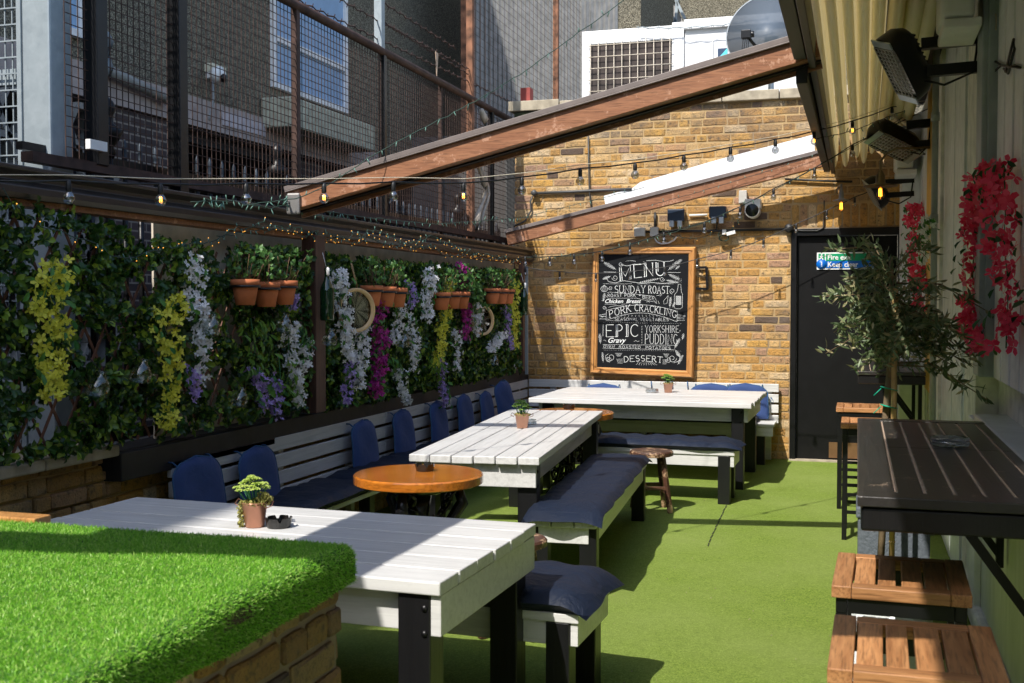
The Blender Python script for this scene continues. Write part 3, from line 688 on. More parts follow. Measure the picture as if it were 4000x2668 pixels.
# dome camera on the block
t = thing('dome_camera', 'white dome camera on a cream box, mounted on the pebbledash wall', 'security camera', tuple(pxB(820, 290)))
a = pxB(797, 247); b_ = pxB(848, 300); m = MB(); m.bx(XB, XB+.10, a.y, b_.y+.02, b_.z, a.z); obj('junction_box', m, simple('cream_box', (.55,.53,.40), .5), t, bevel=.006)
c_ = px(850, 292, XB+.22); m = MB(); m.lathe([(.001,.07),(.07,.06),(.09,0),(.075,-.05),(.0005,-.06)], c_, 16, 0, Matrix.Rotation(R(70),3,'Y')); m.bx(XB+.1, XB+.2, c_.y-.03, c_.y+.03, c_.z-.03, c_.z+.03); obj('dome', m, WPLAS, t)
m = MB(); m.lathe([(.045,0),(.04,.03),(.0005,.035)], c_+Vector((.07,-.02,-.04)), 14, 0, Matrix.Rotation(R(110),3,'Y')); obj('lens', m, METALB, t)
m = MB(); m.tube([pxB(820,305)+Vector((.03,0,0)), pxB(823,390)+Vector((.03,0,0)), pxB(808,450)+Vector((.03,0,0)), pxB(807,470)+Vector((.03,0,0))], .014, 6); obj('cable', m, simple('grey_cable', (.25,.26,.26), .5), t)

# ================================================================ HEDGE PANELS
def leaf(mb, p, d, nrm, L, W, mi=0, fold=.25, lance=False):
    d = d.normalized(); s = d.cross(nrm)
    if s.length < 1e-4: s = d.cross(Vector((.3,.5,.8)))
    s.normalize(); n = s.cross(d)
    if lance: A = ((.0,.0),(.25,.38),(.6,.42),(1,0))
    else: A = ((.0,.0),(.35,.40),(.75,.46),(1,0))
    v = [p, p+d*L*A[1][0]+s*W*A[1][1]+n*W*fold, p+d*L*A[2][0]+s*W*A[2][1]+n*W*fold*.8, p+d*L-n*W*.25,
         p+d*L*A[2][0]-s*W*A[2][1]+n*W*fold*.8, p+d*L*A[1][0]-s*W*A[1][1]+n*W*fold, p+d*L*.5]
    mb.add(v, [(0,1,2,6),(6,2,3),(0,6,4,5),(6,3,4)] if False else [(0,1,6),(1,2,6),(2,3,6),(3,4,6),(4,5,6),(5,0,6)], mi, True)
def rdir(): 
    while 1:
        v = Vector((rnd.uniform(-1,1), rnd.uniform(-1,1), rnd.uniform(-1,1)))
        if .05 < v.length < 1: return v.normalized()
def hedge(name, label, y0, y1, z0, ztop, dens, X=-3.47, gap=.0):
    t = thing(name, label, 'hedge', (X, (y0+y1)/2, z0), group='leafy trellis panels along the left side')
    m = MB(); L = y1-y0; sp = .15
    zmx = max(ztop(y0), ztop(y1), ztop((y0+y1)/2))
    def clipbar(ya, za, yb, zb2, off):
        pts = []
        N = 24
        for i in range(N+1):
            f = i/N; y = ya+(yb-ya)*f; z = za+(zb2-za)*f
            if y0 <= y <= y1 and z0 <= z <= ztop(y)+.03: pts.append((X+off, y, z))
        if len(pts) > 1: m.bar(pts[0], pts[-1], .006, .014, 0, (0, .7, .7))
    Hh = zmx-z0+.1; k = -int(Hh/sp)-1
    while k*sp < L:
        ya = y0+k*sp; clipbar(ya, z0, ya+Hh*.62, z0+Hh, .0); clipbar(ya+Hh*.62, z0, ya, z0+Hh, -.014); k += 1
    obj('trellis', m, TRELLIS, t)
    m = MB(); n = int(dens*L*(zmx-z0)/5)
    for _ in range(n):
        y = rnd.uniform(y0, y1); z = rnd.uniform(z0, ztop(y)+.04)
        if gap and math.sin(y*7.3+1.3*math.sin(z*9))*math.sin(z*8.1+y*2) > gap and rnd.random() < .9: continue
        p = Vector((X+rnd.uniform(-.03, .09), y, z)); ax = (Vector((.9, 0, .1))+rdir()*.7).normalized()
        k = rnd.randint(4, 7); a0 = rnd.uniform(0, 6.28); u = ax.orthogonal().normalized(); w = ax.cross(u); S = rnd.uniform(.028, .048)
        for i in range(k):
            a = a0+6.283*i/k+rnd.uniform(-.3,.3); d = (u*math.cos(a)+w*math.sin(a))*1.0+ax*rnd.uniform(.1,.9)+Vector((0,0,-.25))
            leaf(m, p, d, ax, S*rnd.uniform(.8,1.25), S*.70)
    obj('foliage', m, HEDGE, t); return t
tA = lambda y: 2.0 if y < 4.35 else (2.0-(y-4.35)*.22 if y < 4.8 else 1.90+(y-4.8)*.012)
hedge('leafy_trellis', 'sparser leafy trellis panel left of the timber post, sky and bricks showing through', 2.6, 6.58, .93, tA, 4600, gap=.50)
tB = lambda y: 1.90
hedge('leafy_trellis', 'dense leafy trellis panel right of the timber post, hung with mirrors', 6.78, 11.34, .90, tB, 6800)

# ================================================================ FLOWER GARLANDS
def blossom(mb, p, nrm, S, k=4, mi=0):
    nrm = nrm.normalized(); u = nrm.orthogonal().normalized(); w = nrm.cross(u); a0 = rnd.uniform(0, 6.28)
    for i in range(k):
        a = a0+6.283*i/k; d = u*math.cos(a)+w*math.sin(a); s = -u*math.sin(a)+w*math.cos(a)
        q = p+nrm*.001
        v = [q, q+d*S*.45+s*S*.34+nrm*S*.12, q+d*S*.95+s*S*.26+nrm*S*.22, q+d*S*1.02-s*S*.2+nrm*S*.2, q+d*S*.45-s*S*.34+nrm*S*.12]
        mb.add(v, [(0,1,2,3,4)], mi, False)
def garland(label, pts, wid, mat, S, X=-3.33, lv=.25, dens=1., k=4, out=Vector((1,-.35,0)), grp='flower garlands hung on the leafy trellis', proj=None, cat='garland', leafm=None, lsz=.05):
    """pts: measured positions of the strand; wid: width in metres"""
    P = [(proj or (lambda a, b_: ox(a, b_, X)))(*q) for q in pts]
    t = thing('flower_garland', label, cat, tuple(P[-1]), group=grp); S = S*(.74 if mat is not RED else 1.05); wid = wid*(.82 if mat is not RED else 1.1)
    seg = [(P[i+1]-P[i]).length for i in range(len(P)-1)]; Ln = sum(seg)
    def at(f):
        d = f*Ln
        for i, s_ in enumerate(seg):
            if d <= s_ or i == len(seg)-1: return P[i].lerp(P[i+1], min(1, d/s_))
            d -= s_
    m = MB(); g = MB(); n = int(dens*Ln*wid/(S*S)*.85)+8
    side = Vector((-out.y, out.x, 0)).normalized()
    for i in range(n):
        f = rnd.random(); c = at(f); taper = (1-.55*f)*(1 if f > .06 else .7)
        p = c + side*rnd.uniform(-.5,.5)*wid*taper + out.normalized()*rnd.uniform(-.02, .05) + Vector((0,0,rnd.uniform(-.02,.02)))
        blossom(m, p, out.normalized()+rdir()*.9, S*rnd.uniform(.65, 1.1), k)
    obj('blossoms', m, mat, t)
    nl = int(lv*n)
    for i in range(nl):
        f = rnd.random()**1.5; c = at(f); p = c+side*rnd.uniform(-.6,.6)*wid+out.normalized()*rnd.uniform(-.01,.05)
        leaf(g, p, Vector((0,0,-1))+rdir()*.9, out, lsz*rnd.uniform(.8,1.3), lsz*.5, 0)
    g.tube([at(i/8)+out.normalized()*.0 for i in range(9)], .003, 4, 1)
    obj('leaves', g, [leafm or GREENL, STEM], t); return t
garland('broad yellow flower garland at the far left end of the trellis', [(128,600),(100,690),(125,780),(112,850),(122,920)], .24, YEL, .034, lv=.2, dens=1.0)
garland('yellow flower garland between the glass jars and the first white garland', [(405,680),(375,740),(390,850),(380,980)], .24, YEL, .033, lv=.2, dens=.75)
garland('yellow flower garland hanging over the third group of clay pots', [(1030,640),(1020,700),(1015,750),(1000,840)], .22, YEL, .032, lv=.2)
garland('yellow flower garland at the far corner beside the brick wall', [(1182,645),(1176,710),(1180,800)], .22, YEL, .032, lv=.2)
garland('tall narrow white garland left of the first clay pots', [(440,590),(445,690),(462,770),(455,885)], .16, WHI, .030, lv=.08, dens=1.1)
garland('double white garland left of the timber post', [(664,745),(662,800),(672,860),(688,925)], .16, WHI, .030, lv=.08)
garland('white garland hugging the timber post above the bench', [(705,780),(694,840),(680,880)], .11, WHI, .030, lv=.1)
garland('white garland hanging between green bottle and first mirror', [(770,625),(780,690),(792,760),(795,825)], .22, WHI, .030, lv=.12, dens=1.1)
garland('white garland draped right of the first mirror', [(838,690),(828,770),(822,830),(824,890)], .2, WHI, .030, lv=.08, dens=1.1)
garland('short white garland under the second clay pots', [(916,700),(912,740),(905,785)], .17, WHI, .028, lv=.1)
garland('white garland beside the lilac sprig, right of the second clay pots', [(940,720),(948,790),(945,850)], .15, WHI, .028, lv=.1)
garland('bushy white garland left of the yellow one over the clay pots', [(985,615),(978,680),(975,735)], .24, WHI, .028, lv=.1)
garland('low white garland trailing onto the bench back', [(912,845),(920,890),(934,925)], .15, WHI, .028, lv=.08)
garland('white garland covering the left edge of the small mirror', [(1085,655),(1092,700),(1090,770)], .22, WHI, .026, lv=.1)
garland('slanting white garland near the far corner', [(1150,765),(1138,785),(1118,805)], .2, WHI, .026, lv=.1)
garland('thin white garland below the third clay pots', [(1045,760),(1050,810),(1044,850)], .13, WHI, .026, lv=.1)
garland('long magenta garland below the second clay pots', [(874,690),(858,730),(872,790),(866,850),(860,905)], .24, MAG, .030, lv=.15, dens=1.1)
garland('magenta garland between yellow garland and small mirror', [(1055,602),(1064,660),(1068,710),(1065,780)], .2, MAG, .028, lv=.15, dens=1.1)
garland('lilac garland with two tails under the first clay pots', [(578,845),(592,885),(603,950)], .13, LIL, .028, lv=.3)
garland('lilac garland tail beside the double white garland', [(622,860),(632,905),(630,958)], .13, LIL, .028, lv=.3)
garland('small lilac garland low beside the timber post', [(805,835),(795,880),(790,925)], .12, LIL, .028, lv=.3)
garland('long thin lilac garland reaching the bench back', [(1008,825),(1014,880),(1018,930)], .12, LIL, .027, lv=.3)
garland('lilac sprig above the white garland right of the second pots', [(940,645),(944,680),(943,705)], .12, LIL, .027, lv=.3)
garland('thin lilac garland left of the corner yellow garland', [(1156,700),(1163,750),(1170,805)], .12, LIL, .025, lv=.2)
garland('lilac strand half hidden behind the tall white garland', [(436,840),(440,870),(444,915)], .09, LIL, .027, lv=.1)
garland('lilac strand under the first clay pots beside the post', [(668,675),(668,695),(666,712)], .09, LIL, .027, lv=.1)
# loose green sprays hanging on the hedge
def spray(label, pts, wid, n, mat=GREENL, lsz=.06, X=-3.33):
    P = [ox(a, b_, X) for a, b_ in pts]; t = MB()
    for i in range(n):
        f = rnd.random(); c = P[0].lerp(P[1], f) if len(P) == 2 else P[min(len(P)-2, int(f*(len(P)-1)))].lerp(P[min(len(P)-1, int(f*(len(P)-1))+1)], rnd.random())
        p = c+Vector((rnd.uniform(-.01,.06), rnd.uniform(-.5,.5)*wid, rnd.uniform(-.02,.02)))
        leaf(t, p, Vector((.2,0,-1))+rdir()*.8, Vector((1,0,0)), lsz*rnd.uniform(.7,1.2), lsz*.45)
    t.tube(P, .003, 4, 1)
    tag(obj('leaf_spray', t, [mat, STEM]), label, 'foliage', 'green leaf sprays on the hedge')
LIMEL = leafmat('lime_leaf', (.07,.18,.02), (.16,.32,.04), .4, .4)
spray('lime green leaf spray hanging below the first clay pots', [(575,730),(585,790),(580,850)], .3, 70, LIMEL)
spray('lime green leaf spray right of the lilac tails', [(640,820),(645,880),(650,920)], .25, 40, LIMEL)
spray('lime leaf spray above the long lilac garland', [(985,820),(1000,860)], .3, 34, LIMEL)
spray('emerald leaf spray in front of the timber post', [(690,755),(706,790)], .12, 14)
spray('emerald leaf spray between the two low white garlands', [(885,820),(905,840)], .2, 14)

# ================================================================ HANGING POTS
def potprof(r, h): return [(r*.68, 0), (r*.93, h*.74), (r*.93, h*.76), (r*1.04, h*.76), (r*1.06, h), (r*.95, h), (r*.9, h*.8), (r*.0005+.0004, h*.8)]
protos = []
def make_pot(kind):
    t = thing('hanging_pot', 'pot', 'plant pot', (0,0,0))
    m = MB(); m.lathe(potprof(.078, .145), (0,0,0), 24); obj('pot', m, TERRA, t)
    m = MB(); m.lathe([(.081,.098),(.086,.098),(.086,.112),(.081,.112),(.081,.098)], (0,0,0), 24, cap=False); m.bar((-.08,0,.105),(-.13,0,.105),.012,.02); obj('ring_holder', m, METALB, t)
    m = MB(); n = 14 if kind else 22
    for i in range(n):
        a = rnd.uniform(0,6.28); r_ = rnd.uniform(0,.06); h = rnd.uniform(.03,.20)
        b = Vector((r_*math.cos(a), r_*math.sin(a), .12)); e = b+Vector((math.cos(a)*rnd.uniform(.0,.11), math.sin(a)*rnd.uniform(0,.11), h))
        m.tube([b, (b+e)/2+Vector((0,0,.02)), e], .0016, 3, 1)
        for _ in range(4): leaf(m, e+rdir()*.02, rdir()+Vector((0,0,.2)), rdir(), rnd.uniform(.022,.045), rnd.uniform(.02,.035), 0)
    obj('plant', m, [HERB, BROWNL], t); return t
potspec = [
 ('first', [(563,672,1.0),(611,677,.97),(652,673,.93)], 'left of the timber post'),
 ('second', [(853,680,1.1),(885,682,.92),(911,684,.86)], 'right of the first mirror'),
 ('third', [(1013,692,1.0),(1038,690,.85),(1059,690,.95)], 'under the yellow garland'),
 ('fourth', [(1130,680,1.0),(1149,681,.95),(1164,681,.95)], 'nearest the brick wall')]
pr0 = [make_pot(0), make_pot(1)]; used = [False, False]; q = 0
for gi, (nm, L, where) in enumerate(potspec):
    for i, (a, b_, s_) in enumerate(L):
        kind = q % 2; src = pr0[kind]; p = ox(a, b_, -3.30)
        lab = '%s terracotta pot of the %s hanging trio, %s' % (('left','middle','right')[i], nm, where)
        if not used[kind]: o = src; used[kind] = True; o['label'] = lab; o['group'] = 'terracotta pots hung on the hedge'
        else: o = dup(src, None, None, lab, 'terracotta pots hung on the hedge')
        o.location = p - Vector((0,0,.07)); o.rotation_euler[2] = rnd.uniform(-.4,.4); q += 1
        if gi == 2 and i == 2:
            m = MB()
            for k in range(120):
                f = rnd.random(); c = ox(1075+f*25, 640+f*60, -3.24); leaf(m, c+rdir()*.07, rdir(), Vector((1,0,.3)), .05, .055)
            tag(obj('trailing_geranium', m, HERB), 'bright green trailing leaves right of the third pot trio', 'foliage')
    A = ox(L[0][0]-10, L[0][1]-45, -3.40); B_ = ox(L[-1][0]+8, L[-1][1]-40, -3.40); m = MB()
    for z in (0, -.05, -.10, .05): m.tube([A+Vector((0,0,z)), Vector((A.x, B_.y, A.z+z))], .003, 4)
    k = A.y
    while k < B_.y: m.tube([(A.x, k, A.z-.1), (A.x, k, A.z+.05)], .003, 4); k += .05
    tag(obj('wire_rack', m, METALB), 'wire rack holding the %s trio of clay pots' % nm, 'rack')
# ================================================================ MIRRORS, BOTTLES, JARS
def mirror(label, a, b_, r_, tilt):
    c = ox(a, b_, -3.30); t = thing('round_mirror', label, 'mirror', tuple(c-Vector((0,0,r_))), group='round mirrors on the hedge')
    M = Matrix.Rotation(R(tilt), 3, 'Z') @ Matrix.Rotation(R(90), 3, 'Y')
    m = MB(); m.lathe([(r_*.84,-.01),(r_,-.012),(r_*1.0,.026),(r_*.90,.026),(r_*.84,.006)], c, 40, 0, M, cap=False); obj('frame', m, simple('light_wood_frame', (.62,.42,.20), .45, 0, .12), t)
    m = MB(); m.lathe([(.0005,.0),(r_*.87,.0)], c, 32, 0, M); obj('mirror_glass', m, simple('mirror_surface', (.8,.8,.8), .02, 1, 0, 5, 0), t)
    m = MB(); m.tube([c+M @ Vector((0,0,-.005))+Vector((0,.04,r_*.97)), c+Vector((-.02,-.02,r_*2.1))], .007, 6); obj('rope', m, simple('jute_rope', (.30,.20,.10), .9), t)
mirror('large round mirror in pale wood beside the green bottle', 816, 712, .152, -28)
mirror('small round mirror in pale wood near the far end of the hedge', 1106, 736, .135, -28)
def bottle(label, p, h, X=None):
    t = thing('hanging_bottle', label, 'bottle', tuple(p), group='green bottles hanging by strings'); r_ = h*.135
    m = MB(); m.lathe([(r_*.9,0),(r_,.01),(r_,h*.55),(r_*.9,h*.63),(r_*.42,h*.78),(r_*.32,h*.84),(r_*.32,h*.95),(r_*.4,h*.955),(r_*.4,h),(r_*.3,h)], p, 20); obj('glass_body', m, GREENG, t)
    m = MB(); m.tube([p+Vector((0,0,h*.97)), p+Vector((-.03,0,h*1.3))], .002, 4); m.lathe([(.0005,-.03),(.012,-.02),(.012,.02),(.0005,.03)], p+Vector((.02,-.025,h*.93)), 8); obj('string_and_stopper', m, WPLAS, t)
bottle('green bottle hanging just right of the timber post', ox(751,736,-3.29), .34)
bottle('green bottle hanging at the corner against the brick wall', ox(1203,724,-3.28), .33)
def jar(label, a, b_, s_=1.):
    p = ox(a, b_, -3.27)-Vector((0,0,.05)); t = thing('glass_jar', label, 'jar', tuple(p), group='glass jars hung on the hedge')
    M = Matrix.Rotation(R(-14), 3, 'X') @ Matrix.Rotation(R(8), 3, 'Y')
    m = MB(); m.lathe([(x*s_, z*s_) for x, z in [(.0005,.0),(.045,0),(.05,.008),(.048,.05),(.035,.075),(.018,.09),(.018,.105),(.023,.108),(.018,.112),(.0155,.10),(.032,.075),(.045,.045),(.045,.006)]], p, 20, 0, M); obj('glass_body', m, JARG, t)
    m = MB(); m.tube([p+M@Vector((0,0,.105*s_)), p+Vector((-.05,0,.19))], .002, 4); obj('wire', m, BCABLE, t)
jar('glass jar in the sparse trellis beside the left yellow garland', 220, 885, 1.05); jar('glass jar left of the second yellow garland', 318, 855, 1.05)
jar('glass jar right of the tall white garland', 481, 748, 1); jar('glass jar with amber liquid under the lime leaves', 547, 912, .95)
jar('glass jar beneath the first pots by the double white garland', 648, 742, 1); jar('glass jar just right of the timber post, below the green bottle', 754, 775, 1)
jar('glass jar between two white garlands, below the second pots', 924, 782, .95); jar('glass jar low near the far corner', 1133, 826, .9)
# ================================================================ BENCHES
def cushion(L, W, Hh, seed, nx=26, ny=12, droop=.0, wr=.006):
    r2 = random.Random(seed); m = MB(); ph = [r2.uniform(0,6.28) for _ in range(8)]; vs = []; fs = []
    for sgn in (1, -1):
        for i in range(nx+1):
            for j in range(ny+1):
                u = -1+2*i/nx; v = -1+2*j/ny
                ed = max(0, (1-abs(u)**9))**.5*max(0, (1-abs(v)**6))**.5
                x = u*L/2*(1-.012*math.sin(v*5+ph[0])); y = v*W/2*(1-.03*math.sin(u*7*L+ph[1]))
                w_ = wr*(math.sin(u*L*17+ph[2]+1.2*math.sin(v*2+ph[3]))*(.4+.6*abs(v))+.4*math.sin(v*5+u*L*7+ph[4]))
                z = sgn*Hh/2*ed + (w_*ed if sgn > 0 else 0)
                corner = max(0, abs(u)-.86)/.14; z -= droop*corner**1.5*(.5+.5*abs(v)**3) 
                vs.append((x, y, z))
    N = (nx+1)*(ny+1)
    for i in range(nx):
        for j in range(ny):
            a = i*(ny+1)+j; b_ = a+ny+1
            fs.append((a, b_, b_+1, a+1)); fs.append((N+a, N+a+1, N+b_+1, N+b_))
    m.add(vs, fs, 0, True); return m
def put(mb, M):
    mb.v = [tuple(M @ Vector(v)) for v in mb.v]; return mb
def TR(x, y, z, rz=0, rx=0, ry=0): return Matrix.Translation((x,y,z)) @ Matrix.Rotation(rz,4,'Z') @ Matrix.Rotation(ry,4,'Y') @ Matrix.Rotation(rx,4,'X')
SX = -3.44
t = thing('slatted_bench', 'long white slatted bench running down the left side under the hedge', 'bench', (-3.3, 8.4, 0), group='white slatted wall benches')
zs = [.697, .590, .483, .376]
for i, z in enumerate(zs):
    m = MB(); m.bx(SX-.03, SX, 5.10+.01*i, 7.9, z, z+.083); m.bx(SX-.031, SX-.001, 7.905, 11.78, z, z+.083); obj('back_slat', m, SLAT, t, bevel=.004)
m = MB()
y = 5.25
while y < 11.7: m.bx(SX-.075, SX-.032, y, y+.06, 0, .77); y += 1.05
obj('back_posts', m, WHITE, t)
m = MB()
for k in range(4): m.bx(SX+.02+k*.105, SX+.118+k*.105, 5.12, 11.36, .365, .395)
obj('seat', m, WHITEY, t, bevel=.003)
y = 5.2
while y < 11.3:
    m = MB(); m.bx(SX+.33, SX+.41, y, y+.08, 0, .362); obj('leg', m, BLACK, t, bevel=.003); y += 1.5
t2 = thing('slatted_bench', 'white slatted bench against the brick wall below the menu board', 'bench', (-2.1, 11.7, 0), group='white slatted wall benches')
for i, z in enumerate(zs): m = MB(); m.bx(SX+.005, -.765, 11.80, 11.828, z-.0+(.004), z+.087); obj('back_slat', m, WHITE, t2, bevel=.004)
m = MB()
for x in (-3.2, -2.2, -1.3, -.9): m.bx(x, x+.06, 11.829, 11.88, 0, .77)
obj('back_posts', m, WHITE, t2)
m = MB()
for k in range(4): m.bx(-3.40, -.78, 11.37+k*.105, 11.466+k*.105, .385, .412)
m.bx(-3.2, -.79, 11.375, 11.40, .29, .384); obj('seat', m, WHITE, t2, bevel=.003)
for x in (-3.1, -2.0, -.95): m = MB(); m.bx(x, x+.08, 11.41, 11.49, 0, .288); obj('leg', m, BLACK, t2, bevel=.003)
# seat cushions on wall benches
for i, (y, L) in enumerate(((6.0, 1.5), (7.55, 1.5), (9.1, 1.5), (10.6, 1.35))):
    lab = ['nearest','second','third','farthest'][i]
    o = obj('seat_cushion', put(cushion(L, .46, .075, 30+i, wr=.009), TR(SX+.245, y, .435, R(90))), NAVY); tag(o, 'dark navy seat cushion on the left bench, %s from the camera' % lab, 'cushion', 'navy seat cushions on the wall benches')
for i, (x, L) in enumerate(((-2.55, 1.3), (-1.45, 1.0))):
    o = obj('seat_cushion', put(cushion(L, .48, .08, 40+i, wr=.014), TR(x, 11.50, .455, 0)), NAVY); tag(o, 'crumpled dark navy cushion on the brick wall bench, %s one' % ('left', 'right')[i], 'cushion', 'navy seat cushions on the wall benches')
# back pads
def backpad(label, c, ztop, w, h, rz, lean=0, roll=0):
    t = thing('back_pad', label, 'back cushion', (c.x, c.y, ztop-h), rz, 'navy back pads strapped to the white benches')
    m = MB(); vs = []; fs = []; nu, nv = 12, 16
    for sgn in (1, -1):
        for j in range(nv+1):
            f = j/nv; z = -h+h*f
            top = max(0, (z+.13)/.13); hw = w/2*(math.sqrt(max(0, 1-top**2.2)) if top > 0 else 1)*(1+.02*math.sin(f*8))
            for i in range(nu+1):
                u = -1+2*i/nu; th_ = .028*(max(0, 1-abs(u)**4))**.5*(max(0, 1-(2*f-1)**8))**.5
                vs.append((u*hw*1, -sgn*th_-.004*math.sin(u*4+f*9)*(.3+f), z))
    N = (nu+1)*(nv+1)
    for j in range(nv):
        for i in range(nu):
            a = j*(nu+1)+i; b_ = a+nu+1; fs.append((a, a+1, b_+1, b_)); fs.append((N+a, N+b_, N+b_+1, N+a+1))
    m.add(vs, fs, 0, True)
    Mx = Matrix.Translation((c.x, c.y, ztop)) @ Matrix.Rotation(rz, 4, 'Z') @ Matrix.Rotation(lean, 4, 'X') @ Matrix.Rotation(roll, 4, 'Y')
    rim = [vs[j*(nu+1)] for j in range(nv+1)] + [vs[nv*(nu+1)+i] for i in range(nu+1)] + [vs[j*(nu+1)+nu] for j in range(nv, -1, -1)]
    obj('pad', put(m, Mx), NAVYB, t)
    m = MB(); m.tube([(a, b_+.0, c_) for a, b_, c_ in rim], .0055, 5); obj('piping', put(m, Mx), PIPING, t)
    m = MB()
    for sx in (-.36, .36): m = MB(); m.tube([(sx*w, -.012, -.07), (sx*w*1.0, .0, -.04), (sx*w, .03, -.012), (sx*w, .06, -.008)], .005, 5); obj('strap', put(m, Mx), PIPING, t)
pads = [(450,1047,.48,'nearest back pad on the left bench, beside the near white table'),(588,1024,.44,'second back pad from the camera, behind the small potted succulent'),(832,964,.42,'third back pad from the camera, left of the round table'),
        (922,940,.40,'fourth back pad from the camera, left of the long white table end'),(1003,920,.38,'fifth back pad from the camera on the left bench'),(1064,905,.38,'sixth back pad from the camera on the left bench'),
        (1114,898,.36,'seventh back pad from the camera, next to the tilted one')]
for a, b_, w, lab in pads:
    c = ox(a, b_, SX+.055); backpad(lab, c, c.z, w, .40, R(90), R(-6))
c = ox(1150, 875, SX+.12); backpad('tilted back pad leaning in the far corner of the left bench', c, c.z, .34, .45, R(78), R(-8), R(-9))
for a, lab in ((1385,'back pad against the brick wall bench below the menu board'),(1633,'back pad on the brick wall bench, right of the potted herb'),(1712,'rightmost back pad on the brick wall bench')):
    c = oy(a, 878, 11.74); backpad(lab, c, c.z-.01, .46, .36, 0, R(-6))
m = MB()
for a in (1495, 1543, 1578): c = oy(a, 885, 11.795); m.tube([c+Vector((0,.002,.045)), c+Vector((.005,-.004,-.0)), c+Vector((.01,-.004,-.06))], .006, 5)
tag(obj('loose_straps', m, PIPING), 'loose blue straps tied round the white bench top slat', 'strap')
m = MB(); c = oy(1770, 912, 11.6); m.tube([c, c+Vector((.02,0,-.03)), c+Vector((.03,0,-.07)), c+Vector((.0,0,-.05)), c], .004, 5)
tag(obj('loop_strap', m, PIPING), 'blue strap loop hanging at the right end of the far table', 'strap')
# ================================================================ TABLES
def table(name, label, L, W, n, loc, rz, h=.76, leg=.11, ins=(.09,.05), apr=.13, rough=0):
    t = thing(name, label, 'table', (0,0,0), group='white topped wooden tables'); bw = W/n
    m = MB(); r2 = random.Random(int(L*100)+n)
    for k in range(n):
        e = r2.uniform(-.008, .008); m.box((e, -W/2+bw*(k+.5), h-.022+r2.uniform(-.0012,.0012)), (L, bw-.007, .044))
    obj('tabletop', m, WHITE, t, bevel=.006, seg=3)
    x0, y0 = L/2-ins[0], W/2-ins[1]
    m = MB(); m.box((0, -y0+leg/2-.0, h-.045-apr/2), (2*x0-2*leg, .03, apr)); m.box((0, y0-leg/2, h-.045-apr/2), (2*x0-2*leg, .03, apr))
    m.box((-x0+.012, 0, h-.0452-apr/2), (.035, 2*y0-.0, apr)); m.box((x0-.005, 0, h-.0452-apr/2), (.035, 2*y0-.0, apr)); obj('apron', m, WHITE, t, bevel=.003)
    for sx in (-1, 1):
        for sy in (-1, 1):
            m = MB(); m.box((sx*(x0-leg/2-.024), sy*(y0-leg/2-.0), (h-.046)/2), (leg, leg, h-.046)); lg = obj('leg', m, BLACK, t, bevel=.004)
            m = MB()
            for zz in (.09, .17): m.lathe([(.0005,.007),(.009,.005),(.012,0)], (sx*(x0-.024)-sx*leg*.18, sy*(y0), h-zz), 10, 0, Matrix.Rotation(R(90*sy*-1),3,'X'))
            obj('bolt', m, METALB, lg)
    t.location = loc; t.rotation_euler[2] = rz; return t
table('picnic_table', 'near white plank table with black legs behind the turf ledge', 1.86, .99, 6, (-2.13, 3.73, 0), R(-1.8), ins=(.018,.02))
table('picnic_table', 'long middle white plank table with black legs, slightly turned', 2.76, .76, 6, (-2.174, 7.305, 0), R(95.1), ins=(.05,.03))
table('picnic_table', 'far white plank table below the menu board', 1.98, 1.40, 8, (-1.83, 10.42, 0), R(-.6), ins=(.06,.12), leg=.105)
def bench(label, L, W, loc, rz, seed, wr=.008, hz=.43, droop=.02, Hc=.085):
    t = thing('low_bench', label, 'bench', (0,0,0), group='low white benches with navy cushions')
    m = MB(); 
    for k in range(3): m.box((0, -W/2+W/3*(k+.5), hz-.018), (L, W/3-.008, .036))
    obj('seat', m, WHITE, t, bevel=.004)
    m = MB(); m.box((0, -W/2+.03, hz-.037-.045), (L-.22, .03, .09)); m.box((0, W/2-.03, hz-.037-.045), (L-.22, .03, .09)); m.box((-L/2+.045,0,hz-.0372-.045),(.03,W-.10,.09)); m.box((L/2-.02,0,hz-.0372-.045),(.03,W-.03,.09)); obj('apron', m, WHITE, t, bevel=.003)
    for sx in (-1, 1):
        for sy in (-1, 1): m = MB(); m.box((sx*(L/2-.085), sy*(W/2-.055), (hz-.037)/2), (.095, .095, hz-.037)); obj('leg', m, BLACK, t, bevel=.004)
    t.location = loc; t.rotation_euler[2] = rz
    c = obj('bench_cushion', put(cushion(L+.10, W+.07, Hc, seed, 44, 14, droop, wr), TR(loc[0], loc[1], hz+Hc*.38, rz)), NAVY)
    tag(c, label.replace('low white bench', 'plump navy cushion on the low white bench').replace(' with black legs', ''), 'cushion', 'navy cushions on the low benches')
bench('low white bench with black legs behind the near table', 1.45, .50, (-1.72, 4.40, 0), R(-2), 1, .006, droop=.045, Hc=.10)
bench('low white bench with black legs beside the long middle table', 2.42, .38, (-1.605, 7.10, 0), R(93.8), 5, .007, droop=.05)
bench('low white bench with black legs in front of the far table', 1.75, .42, (-1.80, 9.28, 0), R(-.5), 9, .009, droop=.02)
